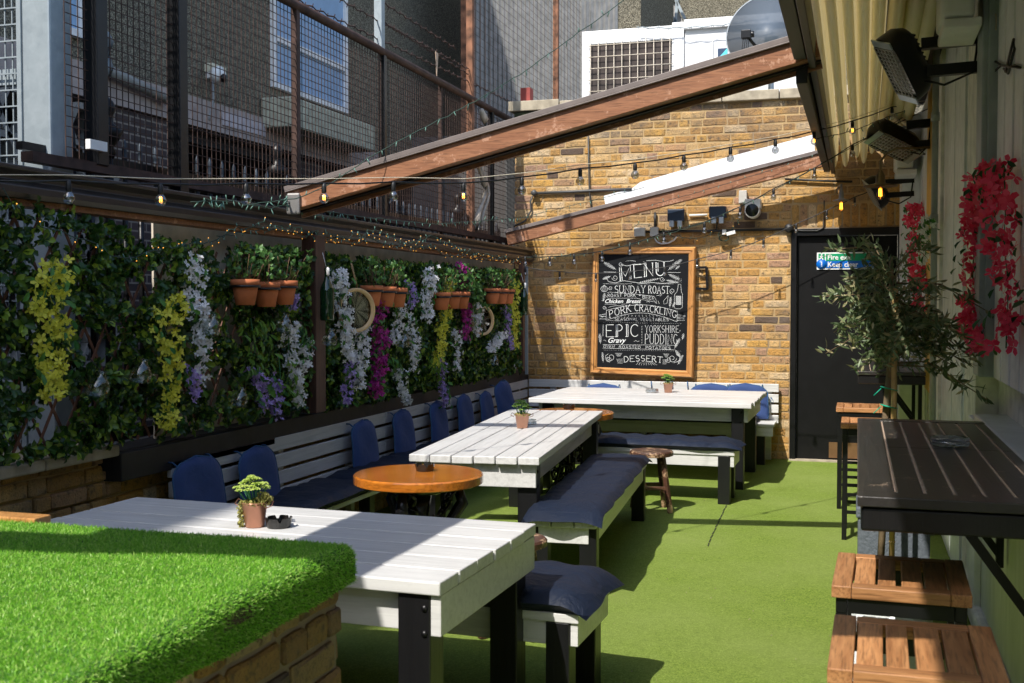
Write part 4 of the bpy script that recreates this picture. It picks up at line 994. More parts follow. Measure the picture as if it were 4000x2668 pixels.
# ================================================================ ROUND TABLES, STOOLS
def round_table(label, c, r_, h=.74):
    t = thing('round_table', label, 'table', (c.x, c.y, 0), group='round orange wood tables on iron bases')
    m = MB(); m.lathe([(.0005,h),(r_-.008,h),(r_,h-.008),(r_,h-.045),(r_-.006,h-.05),(.0005,h-.05)], (c.x,c.y,0), 56, sm=False); obj('tabletop', m, VARNISH, t)
    m = MB()
    for k in range(3):
        a = R(30+120*k); d = Vector((math.cos(a), math.sin(a), 0)); s = Vector((-d.y, d.x, 0)); o_ = Vector((c.x, c.y, 0))
        P_ = [o_+d*.20+Vector((0,0,.67)), o_+d*.23+Vector((0,0,.58)), o_+d*.15+Vector((0,0,.46)), o_+d*.10+Vector((0,0,.30)), o_+d*.15+Vector((0,0,.15)), o_+d*.27+Vector((0,0,.03))]
        m.tube(P_, [.026,.034,.03,.026,.03,.02], 8)
        for q in range(7):
            z = .12+q*.085; rr = .12+.05*math.sin(q*1.3); cc = o_+d*rr+Vector((0,0,z))
            m.tube([cc+s*.05*math.cos(u)+d*.03*math.sin(u)+Vector((0,0,.04*math.sin(u*1.0))) for u in [i*.7 for i in range(10)]], .010, 5)
            m.tube([cc+s*(.02+.004*i)*math.cos(i*.8)+Vector((0,0,(.02+.004*i)*math.sin(i*.8))) for i in range(12)], .007, 5)
    m.lathe([(.12,.64),(.17,.66),(.17,.685),(.0005,.688)], (c.x,c.y,0), 24); m.lathe([(.05,.10),(.035,.3),(.05,.5),(.07,.64)], (c.x,c.y,0), 14); obj('iron_pedestal', m, simple('glossy_black_iron', (.012,.012,.014), .22, .2, .2, 60, .5, .7), t)
    return t
cr1 = oz(961, 1086, .74); round_table('near round varnished table between the near and middle white tables', cr1, .335)
cr2 = oz(1311, 945, .74); round_table('far round varnished table between the middle and far white tables', cr2, .345)
def stool_low(label, c, r_=.17, h=.47, rot=0):
    t = thing('round_stool', label, 'stool', (c.x, c.y, 0), group='low round wooden stools')
    m = MB(); m.lathe([(.0005,h),(r_-.01,h),(r_,h-.01),(r_,h-.035),(r_-.012,h-.04),(.0005,h-.04)], (c.x,c.y,0), 36, sm=False); obj('seat', m, OLDSTOOL, t)
    o_ = Vector((c.x,c.y,0)); F_ = []
    for k in range(4):
        a = rot+R(45+90*k); d = Vector((math.cos(a), math.sin(a), 0)); A = o_+d*r_*.62+Vector((0,0,h-.041)); B_ = o_+d*r_*1.05; F_.append((A,B_))
        m = MB(); m.bar(A, B_, .034, .034); obj('leg', m, OLDSTOOL, t, bevel=.004)
    m = MB()
    for k in range(4):
        f = .66 if k % 2 else .56; m.bar(F_[k][0].lerp(F_[k][1], f), F_[(k+1)%4][0].lerp(F_[(k+1)%4][1], f), .018, .028)
    obj('stretcher', m, OLDSTOOL, t, bevel=.003)
z3 = lambda a, b_: (1500+a*.7768, 1450+b_*.7768)
stool_low('low round stool with chipped brown top beside the middle bench', pz(*z3(1345,398), .47), rot=.35)
A = pz(1824, 2455, 0); B_ = pz(2054, 2460, 0)
c2 = pz(2054+ -68, 2085+15, .47); stool_low('low round stool half hidden between the near table and its bench', Vector((pz(2088-85*1.0, 2100, .47).x, pz(2003, 2100, .47).y, 0)), .17, .47, .1)
def barstool(c0, c1=None):
    t = thing('bar_stool', 'x', 'stool', (0,0,0)); W, D, h = .38, .46, .80
    m = MB(); f = .055
    m.bx(-W/2, -W/2+f, -D/2+.0, D/2, h-.036, h); m.bx(W/2-f, W/2, -D/2, D/2, h-.036, h)
    m2 = MB(); m2.bx(-W/2+f+.001, W/2-f-.001, -D/2+.001, -D/2+f, h-.036, h-.0008); m2.bx(-W/2+f+.001, W/2-f-.001, D/2-f, D/2-.001, h-.036, h-.0008)
    x = -W/2+f+.006; n = 4; w = (W-2*f-.006)/n; gaps = [.004,.005,.014,.005]
    for k in range(n): m.bx(x+(0), x+w-gaps[(k+1) % 4]-.002, -D/2+f+.001, D/2-f-.001, h-.030, h-.002); x += w
    m3 = MB(); 
    obj('seat_slats', m, STOOLWY, t, bevel=.003)
    for sg_ in (-1, 1):
        m2 = MB(); m2.bx(-W/2+f+.001, W/2-f-.001, sg_*(D/2-.001), sg_*(D/2-f), h-.036, h-.0008); obj('seat_rail', m2, STOOLW, t, bevel=.003)
    m = MB(); z = h-.037; q = .032; a, b_ = W/2-.012, D/2-.012
    for s in (-1, 1): m.bx(s*a-(q if s > 0 else 0), s*a+(0 if s > 0 else q), -b_, b_, z-.045, z); m.bx(-a+q+.001, a-q-.001, s*b_-(q if s > 0 else 0), s*b_+(0 if s > 0 else q), z-.045, z-.001)
    obj('seat_frame', m, METALB, t, bevel=.002)
    m = MB()
    for s in (-1, 1):
        for zz in (.18, .30): m.bx(-a+q+.001, a-q-.001, s*b_-(.02 if s > 0 else 0), s*b_+(0 if s > 0 else .02), zz, zz+.022)
        for zz in (.21,): m.bx(s*a-(.02 if s > 0 else 0), s*a+(0 if s > 0 else .02), -b_+q+.001, b_-q-.001, zz, zz+.022)
    obj('foot_rails', m, METALB, t)
    for sx in (-1, 1):
        for sy in (-1, 1): m = MB(); m.bx(sx*a-(q if sx > 0 else 0), sx*a+(0 if sx > 0 else q), sy*b_-(q if sy > 0 else 0), sy*b_+(0 if sy > 0 else q), 0, z-.046); obj('leg', m, METALB, t)
    return t
z4 = lambda a, b_: (3000+a*.745, 1500+b_*.745)
s0 = barstool(0); s0['group'] = 'slatted wooden bar stools with black frames'
def stool_at(nl, fr): c = (pz(*z4(*nl), .80)+pz(*z4(*fr), .80))/2; return c
cA = stool_at((352,1060), (965,918)); cB = stool_at((350,1470), (1090,1272))
s0['label'] = 'slatted wooden bar stool nearest the camera, lower right corner'; s0.location = (cB.x+.01, cB.y-.01, 0); s0.rotation_euler[2] = R(-1)
dup(s0, (cA.x+.01, cA.y, 0), R(-1.5), 'second slatted bar stool from the camera, under the black counter')
dup(s0, (pz(*z4(382,205), .80).x+.19, pz(*z4(382,205), .80).y+.22, 0), 0, 'slatted bar stool at the far counter, half hidden by the near counter')
dup(s0, (pz(*z4(357,122), .80).x+.19, pz(*z4(357,122), .80).y+.22, 0), 0, 'farthest slatted bar stool, in front of the black door')
# bag under the stool
m = MB(); vs = []; fs = []; nb = 16
for i in range(nb+1):
    for j in range(nb+1):
        u = -1+2*i/nb; v = -1+2*j/nb; z = .60*max(0, 1-abs(u)**5)**.5*max(0, 1-abs(v)**5)**.5
        vs.append((.13+u*.17+rnd.uniform(-.012,.012), 4.13+v*.14, z+rnd.uniform(-.02,.02)*(z > .1)))
for i in range(nb):
    for j in range(nb): a = i*(nb+1)+j; fs.append((a, a+nb+1, a+nb+2, a+1))
m.add(vs, fs, 0, False); tag(obj('plastic_bag', m, simple('shiny_white_plastic_bag', (.72,.75,.74), .2, 0, .1, 12, .6, .8)), 'crumpled shiny white bag standing under the bar stool', 'bag')
# ================================================================ WALL COUNTERS
def counter(label, x0, x1, y0, y1, h, nb):
    t = thing('wall_counter', label, 'counter', ((x0+x1)/2, (y0+y1)/2, h-.1), group='black slatted wall counters')
    m = MB(); fr = .17
    m.bx(x0, x1, y0, y0+.10, h-.03, h); m.bx(x0, x1, y1-.10, y1, h-.03, h); m.bx(x0, x0+fr*.6, y0+.101, y1-.101, h-.03, h-.0005)
    w = (x1-x0-fr*.6)/nb
    for k in range(nb):
        a = x0+fr*.6+k*w; m.bx(a+.008, a+w, y0+.101, (y0+y1)/2+.05, h-.032, h-.002); m.bx(a+.008, a+w, (y0+y1)/2+.054, y1-.101, h-.032, h-.002)
    obj('counter_top', m, BLACKC, t, bevel=.003)
    m = MB(); m.bx(x0+fr*.6+.002, x1, y0+.101, y1-.101, h-.0305, h-.0045); obj('groove_backing', m, simple('worn_brown_groove', (.36,.27,.20), .7), t)
    m = MB(); m.bx(x0+.01, x1, y0+.012, y0+.06, h-.102, h-.034); m.bx(x0+.01, x1, y1-.06, y1-.012, h-.102, h-.034); m.bx(x0+.01, x0+.05, y0+.061, y1-.061, h-.102, h-.034); m.bx(x0+.05,x1,y0+.061,y1-.061,h-.06,h-.036)
    obj('under_frame', m, BLACK, t, bevel=.008, seg=3)
    for f in (.2, .75):
        y = y0+(y1-y0)*f; m = MB(); m.bar((x1-.02, y, h-.10), (x1-.02, y, h-.55), .03, .03, 0, (0,1,0)); m.bar((x1-.30, y, h-.11), (x1-.02, y, h-.50), .025, .03); m.bx(x0+.1, x1, y-.015, y+.015, h-.13, h-.103); obj('wall_bracket', m, METALB, t)
counter('near black slatted counter fixed to the right wall', 0.005, .595, 3.33, 5.60, 1.07, 6)
counter('far black slatted counter beyond the olive tree', .0, .52, 9.42, 11.45, 1.07, 6)
# ================================================================ ASHTRAYS and POTTED PLANTS
def ashtray_black(label, c):
    m = MB(); r_ = .052; h = .036; n = 48; outer = []
    prof = []
    for i in range(n):
        a = 2*math.pi*i/n; notch = (i % 8) < 2; hh = h*(.62 if notch else 1)
        prof.append((a, hh))
    vs = []; fs = []
    for a, hh in prof:
        ca, sa = math.cos(a), math.sin(a)
        vs += [(c.x+ca*r_*.86, c.y+sa*r_*.86, c.z), (c.x+ca*r_, c.y+sa*r_, c.z+hh), (c.x+ca*(r_-.006), c.y+sa*(r_-.006), c.z+hh), (c.x+ca*r_*.78, c.y+sa*r_*.78, c.z+.006)]
    for i in range(n):
        j = (i+1) % n
        for k in range(3): fs.append((4*i+k, 4*j+k, 4*j+k+1, 4*i+k+1))
    fs.append(tuple(4*i+3 for i in range(n))); fs.append(tuple(4*i for i in range(n-1,-1,-1)))
    m.add(vs, fs); tag(obj('black_ashtray', m, simple('black_bakelite', (.015,.014,.013), .25, 0, .2, 40, .05, .6)), label, 'ashtray', 'black round ashtrays')
ashtray_black('black notched ashtray beside the copper potted plant', oz(640, 1209, .762))
ashtray_black('black notched ashtray on the near round table', oz(975, 1080, .742))
ashtray_black('black notched ashtray on the far round table', oz(1306, 938, .742))
def ashtray_glass(label, c, r_=.062, h=.034):
    m = MB(); m.lathe([(.0005,0),(r_*.92,0),(r_,.004),(r_,h),(r_*.84,h),(r_*.78,.012),(.0005,.010)], c, 8, sm=False); m.lathe([(r_*.97,h*.4),(r_*1.01,h*.5),(r_*.97,h*.6)], c, 24, cap=False)
    tag(obj('glass_ashtray', m, glass('thick_glass', (.82,.88,.92), .38)), label, 'ashtray', 'clear glass ashtrays')
ashtray_glass('clear glass ashtray on the black counter', oz(2181, 1024, 1.071), .070, .035)
ashtray_glass('clear glass ashtray on the far table left of the potted herb', oz(1497, 901, .762))
ashtray_glass('small clear glass ashtray behind the pot on the middle table', oz(1216, 974, .762), .05)
def table_plant(label, c, s_, pm, kind):
    t = thing('potted_plant', label, 'potted plant', tuple(c), group='small copper coloured pots on the tables')
    r_ = .05*s_; h = .095*s_
    m = MB(); m.lathe([(r_*.72,0),(r_*.98,h*.97),(r_*1.05,h*.98),(r_*1.05,h),(r_*.96,h),(r_*.9,h*.85),(.0005,h*.85)], c, 28); obj('pot', m, pm, t)
    m = MB()
    for s in (-1, 1): o_ = c+Vector((s*r_*1.0,0,h*.93)); m.tube([o_+Vector((0,.012,0)), o_+Vector((s*.026*s_,.01,.012*s_)), o_+Vector((s*.03*s_,-.01,-.004)), o_+Vector((s*.004,-.012,-.014*s_))], .0022, 5)
    obj('handle', m, simple('dark_copper_wire', (.25,.12,.08), .4, .6), t)
    m = MB()
    for _ in range(int(150)):
        a = rnd.uniform(0,6.28); rr = r_*rnd.random()**.5*1.02; p = c+Vector((rr*math.cos(a), rr*math.sin(a), h*rnd.uniform(.86,1.02)))
        leaf(m, p, rdir()+Vector((0,0,.8)), rdir(), .012*s_, .012*s_)
    if kind == 0:
        for _ in range(120):
            f = rnd.random(); p = c+Vector((-r_*.95+rnd.uniform(-.006,.008), -.02+rnd.uniform(-.012,.012), h*(.05+.95*f))); leaf(m, p, rdir(), rdir(), .013, .012)
        for _ in range(160): p = c+Vector((r_*.85, 0.0, h*1.12))+rdir()*rnd.uniform(.005,.030)*s_; leaf(m, p, rdir(), rdir(), .012, .012)
    obj('moss', m, MOSS, t)
    m = MB(); n = 26 if kind == 0 else 24
    for i in range(n):
        a = i*2.4; rr = r_*(.25+.85*(i/n)); top = c+Vector((rr*1.15*math.cos(a)-.008*s_, rr*1.15*math.sin(a), h+ (.085-.045*(i/n)+rnd.uniform(-.01,.01))*s_))
        b0 = c+Vector((rr*.4*math.cos(a), rr*.4*math.sin(a), h*.8)); m.tube([b0, (b0+top)/2, top], .0016, 4, 1)
        for ring, (kk, el, ll) in enumerate(((7,.15,.019),(6,.6,.015),(4,1.1,.010))):
            for q in range(kk):
                b_ = 6.283*q/kk+ring*.5+i; d = Vector((math.cos(b_), math.sin(b_), el)); leaf(m, top, d, Vector((0,0,1)), ll*s_, ll*.62*s_)
    obj('rosettes', m, [SUCC if kind == 0 else HERB2, STEM], t)
HERB2 = leafmat('fresh_green_succulent', (.16,.34,.05), (.38,.55,.13), .25, .45)
SUCC2 = SUCC
table_plant('copper potted yellow green succulent on the near table', oz(585, 1208, .762), 1.0, COPPER, 0)
TCOP = simple('pinkish_clay_pot', (.58,.30,.20), .55, 0, .12, 40, .2)
table_plant('pink clay potted succulent on the long middle table', oz(1199, 982, .762), 1.0, TCOP, 1)
table_plant('pink clay potted herb on the far white table', oz(1534, 901, .762), .95, TCOP, 2)
table_plant('small dark potted plant on the far black counter behind the olive', oz(2027, 824, 1.072), .9, simple('dark_purple_pot', (.10,.05,.05), .5), 2)

# ================================================================ TURF COVERED LEDGE
XP, YP, ZP = -1.262, 2.70, .985
t = thing('brick_ledge', 'turf covered brick ledge in the lower left foreground', 'ledge', (-2.2, 2, 0))
m = MB(); m.bx(-3.50, XP-.040, .3, YP-.04, 0, ZP-.06); obj('mortar_core', m, mortar_mat((.46,.36,.26)), t)
b = MB(); bricks(b, (XP-.030, .3, .1), (0,1,0), (1,0,0), YP-.3-.03, .1, ZP-.07, pw=.240, ph=.082, j=.016)
bricks(b, (XP-.04, YP-.025, .1), (-1,0,0), (0,1,0), 2.2, .1, ZP-.07, pw=.24, ph=.082, j=.014); obj('brickwork', b, BRICK, t)
b = MB(); b.bx(-3.50, XP-.012, .3, YP-.005, ZP-.062, ZP-.032); obj('backing_board', b, simple('dark_ply', (.06,.04,.03), .8), t)
# turf mat with rounded drooping edge on the right side
nx, ny = 60, 40; vs = []; fs = []
def turf_pt(u, v):   # u across X (0..1), v along Y
    s = u*2.285; x = -3.46+s; y = .35+v*(YP-.38)
    xe = XP-.0+.010*math.sin(y*5)+.006*math.sin(y*17)
    z = ZP+.004*math.sin(x*9)*math.sin(y*7)
    over = x-(xe-.035)
    if over > 0:
        a = min(over/.035, 1.45); 
        if a < 1.45: x = xe-.035+.035*math.sin(a); z = ZP-.035*(1-math.cos(a))
        else: x = xe-.001; z = ZP-.033-(over-.05)*1.0
    ov = y-(YP-.04)
    return Vector((x, y, z))
nx, ny = 150, 60
for i in range(nx+1):
    for j in range(ny+1): vs.append(turf_pt(i/nx, j/ny))
for i in range(nx):
    for j in range(ny): a = i*(ny+1)+j; fs.append((a, a+ny+1, a+ny+2, a+1))
m = MB(); m.add(vs, fs, 0, True); tb = obj('turf_backing', m, simple('turf_backing', (.05,.14,.02), .9), t)
rs = np.random.RandomState(3); NB = 340000
uu = rs.rand(NB)**.8; vv = rs.rand(NB)**.85
P0 = np.array([turf_pt(a, b_) for a, b_ in zip(uu, vv)]); P1 = np.array([turf_pt(a+.002, b_) for a, b_ in zip(uu, vv)]) 
tu = P1-P0; tu /= np.linalg.norm(tu, axis=1)[:, None]+1e-9; nrm = np.stack([-tu[:,2], np.zeros(NB), tu[:,0]], 1)
lean = rs.normal(0, .65, (NB, 3)); d = nrm+lean*1.25; d[:, 0] += .15; d[:,1] -= .1; d /= np.linalg.norm(d, axis=1)[:, None]
ln = rs.uniform(.006, .012, NB)[:, None]; sd = np.cross(d, rs.normal(0,1,(NB,3))); sd /= np.linalg.norm(sd, axis=1)[:, None]; wd = .001
mid = P0+d*ln*.55+nrm*0; dr = d+rs.normal(0,.35,(NB,3)); tip = mid+dr*ln*.5
V = np.empty((NB, 5, 3)); V[:,0] = P0-sd*wd; V[:,1] = P0+sd*wd; V[:,2] = mid+sd*wd*.9; V[:,3] = mid-sd*wd*.9; V[:,4] = tip
V = V.reshape(-1, 3)-np.array(t.location); base = (np.arange(NB)*5)[:, None]
loops = np.concatenate([base+np.array([[0,1,2,3]]), base+np.array([[3,2,4]])], 1).reshape(-1)
me = bpy.data.meshes.new('turf_pile'); me.vertices.add(NB*5); me.vertices.foreach_set('co', V.reshape(-1)); me.loops.add(len(loops)); me.loops.foreach_set('vertex_index', loops)
me.polygons.add(NB*2); st = (np.arange(NB)*7)[:, None]+np.array([[0,4]]); me.polygons.foreach_set('loop_start', st.reshape(-1))
me.update(calc_edges=True); me.validate(); me.materials.append(BLADE)
o = bpy.data.objects.new('turf_pile', me); col.objects.link(o); o.parent = t; o['kind'] = 'stuff'
m = MB(); a = oz(0, 1182, 1.0); b_ = oz(95, 1187, 1.0); m.bx(a.x-.3, b_.x, a.y-.02, a.y+.05, .95, 1.0); tag(obj('wooden_edging', m, FRAMEW, bevel=.004), 'short strip of orange wood behind the turf ledge, far left', 'edging')
# ================================================================ MENU BOARD
YM = 11.80
def mp(x, y, dy=0): return py(2050+x*.5102, 900+y*.5102, YM+dy)
t = thing('menu_board', 'large chalk menu board in an orange wooden frame on the brick wall', 'menu board', tuple(mp(900, 1120)))
O4 = [(524,132),(1310,126),(1288,1130),(502,1092)]; I4 = [(566,182),(1255,180),(1236,1074),(552,1047)]; J4 = [(545,157),(1283,152),(1262,1102),(527,1070)]
m = MB()
for k in range(4):
    k2 = (k+1) % 4; a, b_, c_, d_ = mp(*O4[k]), mp(*O4[k2]), mp(*I4[k2]), mp(*I4[k]); e_, f_ = mp(*J4[k]), mp(*J4[k2])
    up_ = Vector((0,-.022,0)); bk = Vector((0,.085,0))
    m.add([a+bk, b_+bk, a, b_, a.lerp(e_,.35)+up_, b_.lerp(f_,.35)+up_, e_+up_*.9, f_+up_*.9, e_+up_*.3, f_+up_*.3, e_.lerp(d_,.6)+up_*.5, f_.lerp(c_,.6)+up_*.5, d_+Vector((0,.004,0)), c_+Vector((0,.004,0))],
          [(0,1,3,2),(2,3,5,4),(4,5,7,6),(6,7,9,8),(8,9,11,10),(10,11,13,12)])
    obj('frame_rail', m, FRAMEW if k % 2 else wood('oak_frame_wood_level', (.46,.20,.055), (.66,.33,.11), .4, (1,1,1), 0, .5, .2), t); m = MB()
m.prism([mp(*q, .006) for q in I4], (0,.07,0)); obj('chalkboard', m, simple('matt_chalkboard', (.006,.007,.009), .8, 0, .25, 8, .02, .2), t)
CH = simple('chalk_white', (.78,.80,.80), .9, 0, .05)
def rib(mb, pts, w=2.2, taper=False):      # chalk stroke through picture-measured points on the board
    if len(pts) < 2: return
    vs = []; n = len(pts)
    for i, p in enumerate(pts):
        a = pts[max(0,i-1)]; b_ = pts[min(n-1,i+1)]; dx, dy = b_[0]-a[0], b_[1]-a[1]; l = math.hypot(dx, dy) or 1
        ww = w*.60/2*(1 if not taper else .35+.65*math.sin(math.pi*min(1,max(0,i/(n-1)))))
        ox_, oy_ = -dy/l*ww, dx/l*ww; vs += [mp(p[0]+ox_, p[1]+oy_, -.0005+0), mp(p[0]-ox_, p[1]-oy_, -.0005)]
    mb.add(vs, [(2*i, 2*i+1, 2*i+3, 2*i+2) for i in range(n-1)])
def arc(cx, cy, rx, ry, a0, a1, n=12): return [(cx+rx*math.cos(R(a0+(a1-a0)*i/n)), cy+ry*math.sin(R(a0+(a1-a0)*i/n))) for i in range(n+1)]
GL = {
'M':[[(0,0),(.0,1),(.45,.25),(.9,1),(.9,0)],.95],'E':[[(.55,1),(0,1),(0,0),(.58,0)],[(0,.52),(.45,.52)],.62],'N':[[(0,0),(0,1),(.7,0),(.7,1)],.75],
'U':[[(0,1)]+arc(.33,.33,.33,.33,180,360)+[(.66,1)],.70],'S':[arc(.28,.74,.26,.25,40,270)+arc(.28,.26,.28,.24,90,-140),.58],'D':[[(0,0),(0,1)]+arc(.12,.5,.5,.5,90,-90)+[(0,0)],.66],
'A':[[(0,0),(.34,1),(.68,0)],[(.13,.36),(.55,.36)],.72],'Y':[[(0,1),(.32,.5),(.64,1)],[(.32,.5),(.32,0)],.66],'R':[[(0,0),(0,1)]+arc(.22,.76,.28,.24,90,-90)+[(0,.52)],[(.22,.52),(.58,0)],.62],
'O':[arc(.34,.5,.34,.5,0,360,20),.72],'T':[[(0,1),(.62,1)],[(.31,1),(.31,0)],.64],'P':[[(0,0),(0,1)]+arc(.24,.74,.28,.26,90,-90)+[(0,.48)],.58],'K':[[(0,0),(0,1)],[(.55,1),(0,.42)],[(.18,.58),(.6,0)],.62],
'B':[[(0,0),(0,1)]+arc(.22,.76,.24,.24,90,-90)+[(0,.52)],[(.2,.52)]+arc(.24,.26,.28,.26,90,-90)+[(0,0)],.56],'F':[[(.52,1),(0,1),(0,0)],[(0,.52),(.42,.52)],.54],'C':[arc(.36,.5,.36,.5,45,315,16),.64],
'L':[[(0,1),(0,0),(.5,0)],.54],'I':[[(.08,0),(.08,1)],.2],'G':[arc(.36,.5,.36,.5,45,350,16)+[(.72,.42),(.45,.42)],.76],'H':[[(0,0),(0,1)],[(.6,0),(.6,1)],[(0,.52),(.6,.52)],.66],'V':[[(0,1),(.32,0),(.64,1)],.64],'.':[[(.05,.5),(.12,.5)],.25],' ':[.42]}
def write(mb, s, x0, y0, x1, y1, h, w, serif=0, arcup=0, double=0):
    tot = sum(GL[c][-1]+.24 for c in s)-.24; Lx = math.hypot(x1-x0, y1-y0); sc = Lx/tot; cx = 0
    for c in s:
        g_ = GL[c]
        for st in g_[:-1]:
            pp = []
            for (a, b_) in st:
                f = (cx+a)/tot; bx_ = x0+(x1-x0)*f; by_ = y0+(y1-y0)*f - arcup*4*f*(1-f); sl = -arcup*4*(1-2*f)/Lx + (y1-y0)/Lx
                pp.append((bx_+b_*h*sl*.4, by_-b_*h))
            rib(mb, pp, w)
            if double and abs(st[0][0]-st[1][0]) < .02 and len(pp) >= 2: rib(mb, [(pp[0][0]+w*1.6, pp[0][1]), (pp[1][0]+w*1.6, pp[1][1])], w*.8)
            if serif:
                for e, q in ((pp[0], st[0]), (pp[-1], st[-1])):
                    if q[1] in (0, 1) : rib(mb, [(e[0]-serif, e[1]), (e[0]+serif, e[1])], w*.8)
        cx += g_[-1]+.24
for W_ in [
('MENU', 732, 384, 1070, 345, 100, 9, 6, 8, 1),
('SUNDAY', 690, 478, 922, 478, 54, 5, 6),
('ROAST', 948, 480, 1104, 484, 56, 5, 6),
('ROAST PORK', 636, 510, 848, 508, 24, 3.2),
('BEEF', 902, 520, 990, 534, 24, 3.2),
('PORK', 652, 668, 812, 620, 52, 5, 5, 2),
('CRACKLING', 842, 616, 1160, 672, 50, 5, 4, 12),
('SEASONAL.VEGETABLES', 690, 691, 1100, 694, 23, 3),
('EPIC', 624, 815, 868, 812, 92, 7, 9, 0, 1),
('YORKSHIRE', 922, 780, 1180, 782, 52, 3.6, 3),
('PUDDING', 922, 868, 1172, 872, 76, 4.2, 4),
('OVEN', 603, 898, 688, 900, 20, 3),
('ROASTED', 722, 902, 886, 905, 20, 3),
('POTATOES', 927, 906, 1116, 912, 20, 3),
('DESSERT', 762, 1010, 1050, 1014, 44, 5.5, 6, 10)]:
    m = MB(); write(m, *W_); obj('chalk_lettering', m, CH, t)
def script(txt, x, y, h, shear=.35):
    cu = bpy.data.curves.new('t', 'FONT'); cu.body = txt; cu.size = 1; cu.shear = shear; cu.offset = .008
    o = bpy.data.objects.new('t', cu); col.objects.link(o); bpy.context.view_layer.update()
    me = bpy.data.meshes.new_from_object(o.evaluated_get(bpy.context.evaluated_depsgraph_get())); mm = MB()
    vs = [mp(x+v.co.x*h*1.25, y-v.co.y*h*1.25, -.0008) for v in me.vertices]; mm.add(vs, [tuple(p.vertices) for p in me.polygons])
    bpy.data.objects.remove(o); return mm
a = script('Chicken  Breast', 610, 556, 34); b_ = script('Gravy', 632, 860, 44); a.add(b_.v, b_.f); c_ = script('or', 872, 500, 14); a.add(c_.v, c_.f); obj('script_lettering', a, CH, t)
m = MB()
def sprig(x, y, ang, L, n=7, w=10):
    ca, sa = math.cos(R(ang)), -math.sin(R(ang)); rib(m, [(x, y), (x+ca*L, y+sa*L)], 2)
    for i in range(1, n+1):
        f = i/n; px_, py_ = x+ca*L*f, y+sa*L*f; ww = w*math.sin(math.pi*(.15+.75*f))+3
        for s in (-1, 1):
            a2 = ang+s*38; rib(m, [(px_, py_), (px_+math.cos(R(a2))*ww, py_-math.sin(R(a2))*ww)], 3, False)
def swirl(x, y, r_, s=1, a0=0, turns=1.3, w=3.2): rib(m, [(x+s*r_*(1-i/26*.75)*math.cos(R(a0+i*turns*14)), y+r_*(1-i/26*.75)*math.sin(R(a0+i*turns*14))) for i in range(26)], w)
sprig(700, 300, 150, 100, 8, 20); sprig(1095, 305, 38, 125, 9, 22); sprig(1098, 335, -25, 85, 7, 18); sprig(660, 350, 200, 60, 6, 14); sprig(870, 402, 12, 160, 11, 12); sprig(1080, 380, -12, 90, 8, 12); sprig(1150, 300, 40, 40, 4, 10)
rib(m, [(605,318),(698,320)], 3); rib(m, [(1095,322),(1192,322)], 3)
rib(m, [(740,262),(780,272),(840,258),(880,262),(930,250),(905,238)], 3.5); rib(m, [(930,232),(1000,228),(1060,238),(1110,236),(1140,226)], 3.5); swirl(735, 258, 18); rib(m, arc(810,240,40,8,200,340), 3)
rib(m, [(625,365),(640,392),(690,402),(760,385),(820,395),(900,405),(960,398),(1050,405),(1110,402),(1150,398)], 3.5); swirl(690, 362, 24, -1); swirl(1052, 372, 20)
rib(m, [(600,408),(760,410),(820,408)], 2); rib(m, [(860,409),(960,409)], 2); rib(m, [(1000,408),(1140,409)], 2)
# bottle drawing
rib(m, [(1175,412),(1195,412),(1196,440),(1198,470),(1208,490),(1206,590),(1190,600),(1155,600),(1143,588),(1146,492),(1166,468),(1172,440),(1175,412)], 3); 
for k in range(10): rib(m, [(1156,504+k*7),(1198,504+k*7)], 5)
for q in range(5): rib(m, [(1175+q*9-15, 400-q*0), (1170+q*12-20, 345+abs(q-2)*12)], 3, True)
# garlic, drops, sprays
rib(m, arc(608,448,26,22,0,360,18), 3)
for s in (-12,-4,4,12): rib(m, [(608+s*.3,418),(608+s*1.3,448),(608+s*.5,470)], 2)
swirl(655, 440, 16, -1); swirl(1130, 465, 22, 1, 90); rib(m, [(1098,500),(1062,540),(1066,565),(1088,560),(1098,500)], 3); rib(m, [(1010,500),(1050,492),(1035,505)], 3); rib(m, [(1000,545),(1012,560)], 3); rib(m, [(1020,540),(1030,562)], 3)
sprig(600, 545, 80, 60, 5, 14); sprig(1110, 590, 85, 75, 7, 14); sprig(1128, 590, 60, 40, 4, 10)
# ribbon under 'ROAST PORK or BEEF'
rib(m, [(630,478),(650,472),(850,488),(990,505),(1010,540),(1002,560),(985,530)], 2.4); rib(m, [(622,500),(635,520),(850,518),(900,530),(985,545)], 2.4); rib(m, [(590,538),(604,534),(606,542)], 3); rib(m, [(930,548),(945,543),(958,550)], 3); rib(m, [(612,565),(700,566)], 2.2); rib(m, [(740,566),(780,562)], 2)
# banner 'PORK CRACKLING'
rib(m, [(625,608)]+[(625+(1168-625)*i/20, 612-46*math.sin(math.pi*i/20)+8*i/20) for i in range(21)]+[(1168,648),(1165,700)]+[(1165-(1165-622)*i/20, 700-62*math.sin(math.pi*i/20)-12*i/20) for i in range(21)]+[(625,608)], 3)
rib(m, [(622,640),(568,648),(598,662),(572,678),(622,678)], 3); rib(m, [(1168,645),(1230,655),(1200,668),(1226,690),(1168,690)], 3)
for k in range(9): rib(m, [(570+k*6,655),(590+k*4,660)], 1.8); rib(m, [(1172+k*6,660),(1176+k*5,680)], 1.8)
for k in range(13): rib(m, [(745+k*26, 650-4*math.sin(k/12*3.14)),(735+k*28, 662)], 2)
swirl(610, 590, 15); rib(m, [(640,588),(700,575),(760,578)], 2.5)
for x in range(605, 1200, 14):
    for y in (703+(x-605)*.02, 916+(x-605)*.012+0): rib(m, [(x, y),(x+3, y)], 3)
rib(m, [(640,668),(625,690),(750,694)], 1.6)
rib(m, [(600,722),(598,812)], 3.5)
for k in range(7): rib(m, [(897,732+k*20),(896,744+k*20)], 3)
